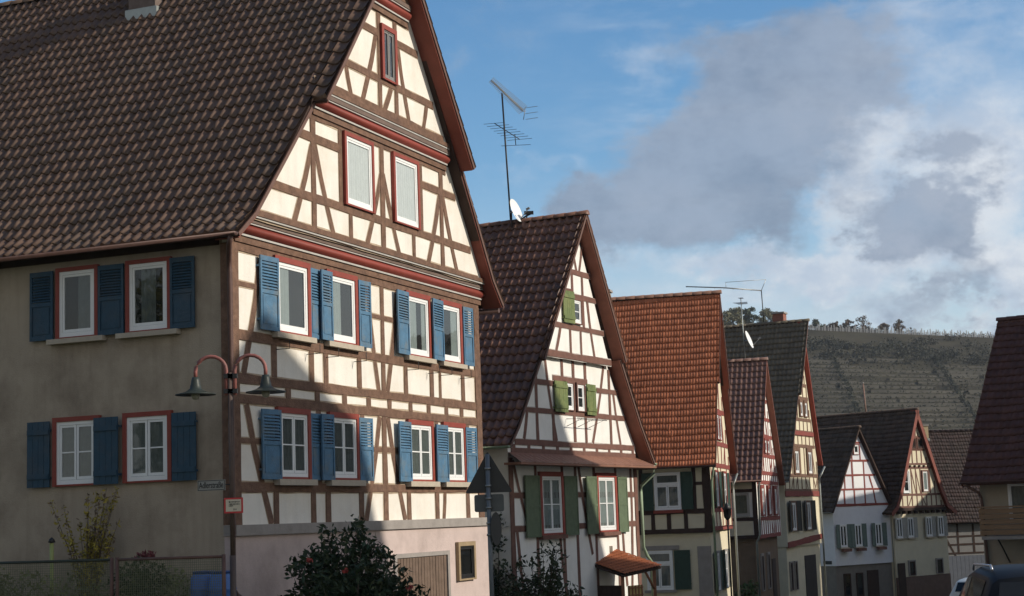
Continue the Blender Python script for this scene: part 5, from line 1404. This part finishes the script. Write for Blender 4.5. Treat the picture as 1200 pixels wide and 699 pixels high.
def build_lantern():
    x, y = 7.66, 61.5; zg = ground_z(y) + .1
    t = empty('lantern_post', (x, y, zg), 0, 'thin dark lantern post before the orange-roofed house', 'street lamp')
    mb = MB(); mb.tube([(0, 0, 0), (0, 0, .8)], .055, 8); mb.tube([(0, 0, .8), (0, 0, 3.75)], .032, 8); mb.tube([(-.2, 0, 3.5), (.2, 0, 3.5)], .018, 6); mb.build('post', iron, t)
    mb = MB(); mb.lathe([(.05, 3.72), (.13, 3.82), (.15, 4.10), (.19, 4.12), (.08, 4.25), (.03, 4.36), (.012, 4.6), (0, 4.62)], (0, 0, 0), 8); mb.build('lantern', iron, t)
build_lantern()

# ------------------------------------------------------------------ aerials and dishes
def yagi(mb, c, bd, ed, n, L, e0, e1, r=.008, rr=.012, stagger=0.0):
    """boom along bd from c-L/2 to c+L/2, elements along ed from e0 to e1 half-length"""
    c, bd, ed = Vector(c), Vector(bd).normalized(), Vector(ed).normalized()
    mb.tube([tuple(c - bd * L / 2), tuple(c + bd * L / 2)], rr, 5)
    for k in range(n):
        f = k / (n - 1); p = c + bd * (L * (f - .5)); h_ = e0 + (e1 - e0) * f
        mb.tube([tuple(p - ed * h_), tuple(p + ed * h_)], r, 4)
def dish(t, c, aim, rad, arm=True):
    aim = Vector(aim).normalized(); x = aim.cross(Vector((0, 0, 1))).normalized(); z = x.cross(aim); c = Vector(c)
    mb = MB(); mb.smooth = True; rings = []
    for k in range(7):
        r = rad * k / 6; rings.append([mb.p(*(c + x * r * math.cos(a) * .92 + z * r * math.sin(a) + aim * (.16 * rad * (k / 6) ** 2))) for a in [2 * math.pi * j / 24 for j in range(24)]])
    for A, B in zip(rings, rings[1:]):
        for j in range(24): mb.face([A[j], A[(j + 1) % 24], B[(j + 1) % 24], B[j]])
    d = mb.build('dish', mat('off white dish', (.74, .74, .72), .5, .04, 4), t, recalc=False)
    mb = MB(); mb.tube([tuple(c - z * rad * .8 + aim * .1), tuple(c - z * rad * .35 + aim * rad * 1.15)], .014, 6); e = c - z * rad * .3 + aim * rad * 1.15; mb.obox(e, x * .03, aim * .06, z * .03); mb.build('receiver_arm', steel, t)
    mb = MB(); mb.tube([tuple(c), tuple(c - aim * .16)], .03, 6); mb.build('mount', steel, t)

def build_aerials():
    x, y, z = H2.world(4.90, 2.15, 11.05)
    t = empty('tv_aerial', (x, y, z), 0, 'tall television mast with two aerials on the white gable house ridge', 'aerial')
    mb = MB(); mb.tube([(.03, 0, -.3), (-.05, 0, 2.2), (-.12, 0, 4.35)], .028, 8); mb.build('mast', iron, t)
    mb = MB(); yagi(mb, (.05, 0, 4.25), (1.0, .25, -.98), (-.25, 1, .2), 26, 1.45, .20, .30, .007, .014)
    yagi(mb, (.05, 0, 4.29), (1.0, .25, -.98), (.75, .1, .75), 26, 1.4, .12, .20, .007, .008); mb.build('aerial', mat('ochre aerial rods', (.42, .33, .2), .5, .2, 8, 0, 1, .4, metal=.3), t)
    mb = MB()
    for dz in (.0, .19, -.19): mb.tube([(.62, -.1, 3.62 + dz), (1.02, .12, 3.72 + dz)], .008, 4)
    mb.tube([(.55, 0, 3.45), (.62, .0, 3.85)], .012, 5); mb.build('reflector', steel, t)
    mb = MB(); yagi(mb, (.0, 0, 3.08), (.75, -.1, -.55), (1, .28, .12), 8, 1.0, .36, .42, .007, .014); mb.tube([(.25, 0, 2.98), (.27, 0, 2.62)], .014, 5); mb.tube([(-.2, -.1, 2.58), (.75, .2, 2.66)], .008, 4); mb.build('aerial', iron, t)
    x2, y2, z2 = H2.world(4.72, 2.0, 11.05)
    t = empty('satellite_dish', (x2, y2, z2), 0, 'white satellite dish at the foot of the tall television mast', 'dish')
    mb = MB(); mb.tube([(0, 0, -.3), (0, 0, .42)], .022, 6); mb.build('mast', iron, t); dish(t, (.10, -.12, .38), (.86, -.42, .30), .40)
    x3, y3, z3 = H2.world(4.9, 1.55, 11.2)
    t = empty('roof_vent', (x3, y3, z3), 0, 'small dark bracket on the white gable house ridge', 'roof bracket')
    mb = MB(); mb.tube([(-.28, 0, -.10), (.0, 0, .08), (.12, 0, .13)], .03, 6); mb.tube([(.0, 0, -.12), (.0, 0, .10)], .025, 6); mb.build('bracket', iron, t)
    mb = MB(); mb.box(-.08, .22, -.06, .06, .12, .22); mb.build('head', iron, t)
    # mast and dish on the mauve house
    x, y, z = H4.world(3.85, .72, 8.55)
    t = empty('tv_aerial', (x, y, z), 0, 'thin mast with a small cross aerial on the mauve house ridge', 'aerial')
    mb = MB(); mb.tube([(0, 0, -.3), (-.06, 0, 3.05)], .022, 6); mb.build('mast', zincm, t)
    mb = MB(); yagi(mb, (-.04, 0, 2.78), (.35, 1, 0), (1, -.3, 0), 5, .7, .34, .22, .008, .012); yagi(mb, (-.05, 0, 3.02), (.35, 1, 0), (1, -.3, 0), 3, .3, .12, .1, .008, .012); mb.build('aerial', steel, t)
    t = empty('satellite_dish', (x + .03, y - .05, z + .2), 0, 'white satellite dish on the mast above the mauve house', 'dish')
    dish(t, (.12, -.12, .82), (.86, -.35, .32), .44)
    mb = MB(); mb.tube([(-.03, .05, .82), (.06, -.06, .82)], .03, 6); mb.build('clamp', iron, t)
    # long aerial on the black roof
    x, y, z = H5.world(4.5, 1.95, 11.6)
    t = empty('tv_aerial', (x, y, z), 0, 'long horizontal boom aerial on the black-roofed house', 'aerial')
    mb = MB(); mb.tube([(.05, 0, -.3), (.0, 0, 1.9)], .028, 6); mb.build('mast', iron, t)
    mb = MB(); mb.tube([(.0, 0, 1.9), (-2.0, -.3, 2.08), (-4.15, -.6, 2.18)], [.03, .035, .03], 6); mb.tube([(.0, 0, 1.9), (.28, 0, 2.5)], .016, 5); mb.tube([(.28, 0, 2.5), (-1.95, -.3, 2.38)], .012, 5); mb.tube([(-1.95, -.3, 2.06), (-1.95, -.3, 2.4)], .012, 5)
    for k in range(9): f = k / 8; mb.tube([(-4.1 * f, -.6 * f - .28, 1.9 + .28 * f), (-4.1 * f, -.6 * f + .28, 1.9 + .28 * f)], .009, 4)
    mb.build('boom', steel, t)
    # pole on the cream house
    x, y, z = H7.world(2.75, 3.4, 7.5)
    t = empty('roof_pole', (x, y, z), 0, 'bare brown pole on the cream house ridge, before the vineyard hill', 'pole')
    mb = MB(); mb.tube([(.03, 0, -.4), (-.06, 0, 1.95)], .05, 6); mb.build('pole', mat('brown pole', (.28, .17, .13), .7, .2, 5), t)
    mb = MB(); mb.lathe([(0, .12), (.07, .09), (.07, 0), (0, 0)], (-.06, 0, 1.95), 8); mb.build('cap', greystone, t)
build_aerials()

# ------------------------------------------------------------------ cars
def car(name, x, y, az, label, paint, st, length_scale=1.0):
    zg = ground_z(y) + .01
    t = empty(name, (x, y, zg), R(90 - az), label, 'car')
    def ring(s):
        X, w, belt, wr, zr = s
        half = [(w * .90, .26), (w, .42), (w, .72), (w * .975, belt), (wr * 1.0, zr - .07), (wr * .86, zr - .005), (wr * .4, zr + .02)]
        return [(X, a, z) for a, z in half] + [(X, -a, z) for a, z in half[::-1]]
    b = MB(); b.smooth = True; rs = [[b.p(*q) for q in ring(s)] for s in st]; n = len(rs[0])
    for A, B in zip(rs, rs[1:]):
        for j in range(n): b.face([A[j], A[(j + 1) % n], B[(j + 1) % n], B[j]])
    b.face(rs[0][::-1]); b.face(rs[-1])
    o = b.build('body', paint, t)
    bv = o.modifiers.new('bevel', 'BEVEL'); bv.width = .025; bv.segments = 2; bv.limit_method = 'ANGLE'; bv.angle_limit = R(35)
    gl = mat('dark car glass', (.008, .009, .010), .08, .1, 2, 0, 1, .45)
    def pane(i0, i1, nm, side=None):
        r0, r1 = ring(st[i0]), ring(st[i1]); mb = MB()
        if side is None:
            # across the car: the strip between two stations at roof/belt
            q = [Vector(r0[3]) * .0 + Vector((st[i0][0], st[i0][3] * .82, st[i0][4])), Vector((st[i1][0], st[i1][3] * .84, st[i1][4]))]
            a, c = q; nrm = Vector(((c.z - a.z), 0, -(c.x - a.x))).normalized()
            if (nrm.x > 0) != (i0 > len(st) / 2): nrm = -nrm
            a2, c2 = a.lerp(c, .08), a.lerp(c, .90)
            pts = [(a2.x, a2.y, a2.z), (a2.x, -a2.y, a2.z), (c2.x, -c2.y, c2.z), (c2.x, c2.y, c2.z)]
            mb.face([mb.p(p[0] + nrm.x * .030, p[1], p[2] + nrm.z * .030) for p in pts])
        else:
            a, bq, c, d = [Vector(v) for v in (r0[3], r1[3], r1[4], r0[4])]
            a, bq, c, d = a.lerp(d, .1), bq.lerp(c, .1), c.lerp(bq, .06), d.lerp(a, .06)
            ce = (a + bq + c + d) / 4; pts = [ce + (p - ce) * .93 for p in (a, bq, c, d)]
            mb.face([mb.p(p.x, (p.y + .012) * side, p.z + .004) for p in pts])
        mb.build(nm, gl, t, recalc=False)
    k = len(st)
    pane(1, 2, 'rear_window'); pane(6, 5, 'windscreen')
    for s in (1, -1): pane(3, 4, 'side_window', s); pane(4, 5, 'side_window', s)
    ty, rm = mat('tyre rubber', (.02, .02, .02), .85, .1, 9), mat('alloy rim', (.35, .35, .36), .35, .05, 9, 0, 1, .5, metal=.8)
    for X in (-1.32 * length_scale, 1.36 * length_scale):
        for s in (1, -1):
            mb = MB(); mb.smooth = True; yy = s * .80; rr = []
            for (r, o_) in ((.20, -.10), (.31, -.10), (.335, -.07), (.335, .07), (.31, .10), (.20, .10)): rr.append([mb.p(X + r * math.cos(a), yy + o_, .335 + r * math.sin(a)) for a in [2 * math.pi * j / 20 for j in range(20)]])
            for A, B in zip(rr, rr[1:]):
                for j in range(20): mb.face([A[j], A[(j + 1) % 20], B[(j + 1) % 20], B[j]])
            w = mb.build('wheel', ty, t)
            mb = MB(); c0 = mb.p(X, yy + s * .085, .335); R_ = [mb.p(X + .2 * math.cos(a), yy + s * .095, .335 + .2 * math.sin(a)) for a in [2 * math.pi * j / 20 for j in range(20)]]
            for j in range(20): mb.face([c0, R_[j], R_[(j + 1) % 20]])
            mb.build('rim', rm, w)
    r0 = st[0]
    for s in (1, -1):
        mb = MB(); mb.box(r0[0] - .06, r0[0] + .04, min(s * .60, s * .80), max(s * .60, s * .80), .68, .90); mb.build('tail_light', mat('tail lamp red', (.32, .02, .02), .2, .05, 5), t)
        mb = MB(); X = st[-1][0]; mb.box(X - .06, X + .02, min(s * .48, s * .72), max(s * .48, s * .72), .58, .70); mb.build('headlight', mat('lamp glass', (.6, .6, .6), .15, .05, 5), t)
    return t, ring
suv = [(-2.25, .82, .92, .78, .97), (-2.22, .89, 1.0, .80, 1.06), (-2.02, .91, 1.03, .66, 1.60), (-1.75, .91, 1.03, .665, 1.685), (-.45, .91, 1.01, .68, 1.71), (.35, .91, .99, .66, 1.63), (1.10, .90, .98, .74, 1.08), (1.35, .90, .96, .76, 1.03), (2.10, .86, .86, .70, .90), (2.28, .78, .76, .60, .80)]
t, rg = car('parked_car', 7.10, 23.93, 8, 'dark blue grey estate car at the lower right corner', mat('dark blue car paint', (.013, .014, .017), .5, .05, 3, 0, 1, .12), suv)
for s in (1, -1):
    mb = MB(); mb.tube([(-1.7, s * .60, 1.70), (-1.6, s * .60, 1.76), (.2, s * .59, 1.72), (.3, s * .59, 1.64)], .018, 6); mb.build('roof_rail', mat('silver roof rail', (.5, .5, .52), .35, .05, 9, 0, 1, .5, metal=.7), t)
small = [(X * .86, w * .94, b, wr * .94, 1.0 + (z - 1.0) * .62 if z > 1.0 else z) for X, w, b, wr, z in [(a, w, min(b, .92), wr, z) for a, w, b, wr, z in suv]]
car('parked_car', 9.45, 30.1, -75, 'bright blue small car half hidden behind the dark estate car', mat('bright blue car paint', (.03, .16, .42), .3, .05, 3, 0, 1, .5), small, .86)
car('parked_car', 14.9, 54.0, 25, 'white small car parked further down the street', mat('white car paint', (.62, .64, .60), .3, .05, 3, 0, 1, .5), small, .86)

# ------------------------------------------------------------------ trees on the hill crest and the autumn tree by the side street
def crest():
    g = 'trees along the crest of the hill'
    specs = [('tree', 80.5, 600, 10.4, 7.6, 'broad olive autumn tree on the crest, left of the trio above the black roof', leafolive, 3000, .5),
             ('tree', 94.0, 598, 10.0, 7.2, 'round olive autumn tree on the crest, right of the trio above the black roof', leafolive, 3000, .5),
             ('tree', 86.8, 606, 8.6, 4.5, 'greenish tree on the crest, middle of the trio above the black roof', leafmat('grey green leaf', (.085, .10, .055), .5, .3), 1600, .5),
             ('tree', 113.0, 613, 5.6, 3.0, 'small green tree at the left end of the crest row', MATS['grey green leaf'], 900, .4),
             ('tree', 119.8, 614, 4.6, 3.0, 'low rust coloured tree, leftmost of the two beside the bare crest tree', leafrust, 900, .4),
             ('tree', 125.5, 614, 5.2, 3.2, 'bushy rust coloured tree just left of the bare crest tree', leafrust, 900, .4),
             ('tree', 130.8, 613, 7.4, 3.4, 'thin almost bare tree on the crest of the hill', leafrust, 420, .35),
             ('tree', 138.6, 614, 4.6, 3.0, 'low brown bush tree right of the bare crest tree', leafrust, 800, .4),
             ('tree', 143.8, 613, 6.2, 3.2, 'taller thin brown bush tree right of the bare crest tree', leafrust, 600, .4)]
    for nm, x, y, h_, w, lab, lm, n, lf in specs: tree(nm, x, y, h_, w, lab, lm, n, g, leaf=lf)
    rnd = random.Random(3); sc_ = MB(); bl = []
    for k in range(190):
        x = rnd.uniform(72, 215) if k > 60 else rnd.gauss(128, 11); y = rnd.uniform(611, 616); r = rnd.uniform(.5, 1.5) * (1.35 if k < 60 else 1); bl.append(((x, y, hill_height(x, y) + r * .5), (r * 1.6, r, r)))
    for k in range(330):                       # scrub band across the slope
        x = rnd.uniform(75, 235); y = rnd.gauss(578, 9); r = rnd.uniform(.8, 2.2)
        if rnd.random() < .35: y = rnd.gauss(566, 5)
        bl.append(((x, y, hill_height(x, y) + r * .4), (r * 1.9, r, r)))
    leaf_cloud(sc_, bl, 26000, .42, rnd); tag(sc_.build('hillside_scrub', leafmat('hillside scrub', (.052, .052, .034), .45, .03), recalc=False), kind='stuff')
    # posts and wires of the crest vineyard
    t = empty('vineyard_fence', (107, 609, hill_height(107, 609)), 0, 'row of pale vineyard posts along the top of the hill', 'fence')
    z0 = hill_height(107, 609); proto = None
    for k in range(96):
        x = 107 + k * .74 + (.2 if k % 3 else 0); 
        if k == 0:
            mb = MB(); mb.box(-.16, .16, -.1, .1, -.4, 2.5); proto = mb.build('post', mat('bleached post', (.46, .45, .43), .9, .2, 1), t); o = proto
        else:
            o = proto.copy(); col.objects.link(o); o.parent = t
        o.location = (x - 107, 0, hill_height(x, 609) - z0); o.scale = (1, 1, .75 + .25 * math.sin(k * 1.7))
    mb = MB()
    for zz in (.35, .7, 1.05): mb.tube([(x - 107, .12, hill_height(x, 609) - z0 + zz) for x in range(107, 179, 6)], .05, 4)
    mb.build('wire', MATS['bleached post'], t)
crest()
def side_tree(x, y, h_, w, lab, lm):
    z = ground_z(y); t = empty('tree', (x, y, z), 0, lab, 'tree'); rnd = random.Random(int(x * 3 + y))
    tr = MB(); tr.tube([(0, 0, 0), (.1, 0, h_ * .4), (0, .1, h_ * .8)], [.3, .22, .08], 8); bl = []
    for k in range(24):
        a = rnd.random() * 6.28; rr = w * rnd.uniform(.2, .85); zz = h_ * rnd.uniform(.35, .92); e = (math.cos(a) * rr, math.sin(a) * rr, zz)
        tr.tube([(0, 0, zz * .6), e], [.08, .02], 5); bl.append((e, (w * .32, w * .32, w * .28)))
    tr.build('trunk', barkm, t); cr = MB(); leaf_cloud(cr, bl, 7000, .16, rnd); cr.build('crown', lm, t, recalc=False)
side_tree(-21, 19, 11, 4.5, 'yellow green autumn tree in the side street', leafmat('yellow green leaf', (.15, .14, .03), .5, 1.5))
side_tree(33, 65, 14, 5, 'tall autumn tree behind the balcony house', leafmat('ochre leaf', (.10, .085, .03), .5, 1.5))
side_tree(-29, 13, 12, 5, 'large green tree further along the side street', leafmid)

# ------------------------------------------------------------------ air between here and the hill
def build_haze():
    mb = MB(); mb.box(-160, 330, -45, 1450, -9.0, 92.0)
    o = mb.build('haze', [bpy.data.materials.new('haze air')]); m = o.data.materials[0]; m.use_nodes = True
    N = m.node_tree.nodes; N.clear(); out = N.new('ShaderNodeOutputMaterial'); v = N.new('ShaderNodeVolumePrincipled')
    v.inputs['Color'].default_value = (.80, .86, .95, 1); v.inputs['Density'].default_value = .00012; v.inputs['Anisotropy'].default_value = .2
    m.node_tree.links.new(v.outputs[0], out.inputs['Volume']); tag(o, kind='stuff')
build_haze()
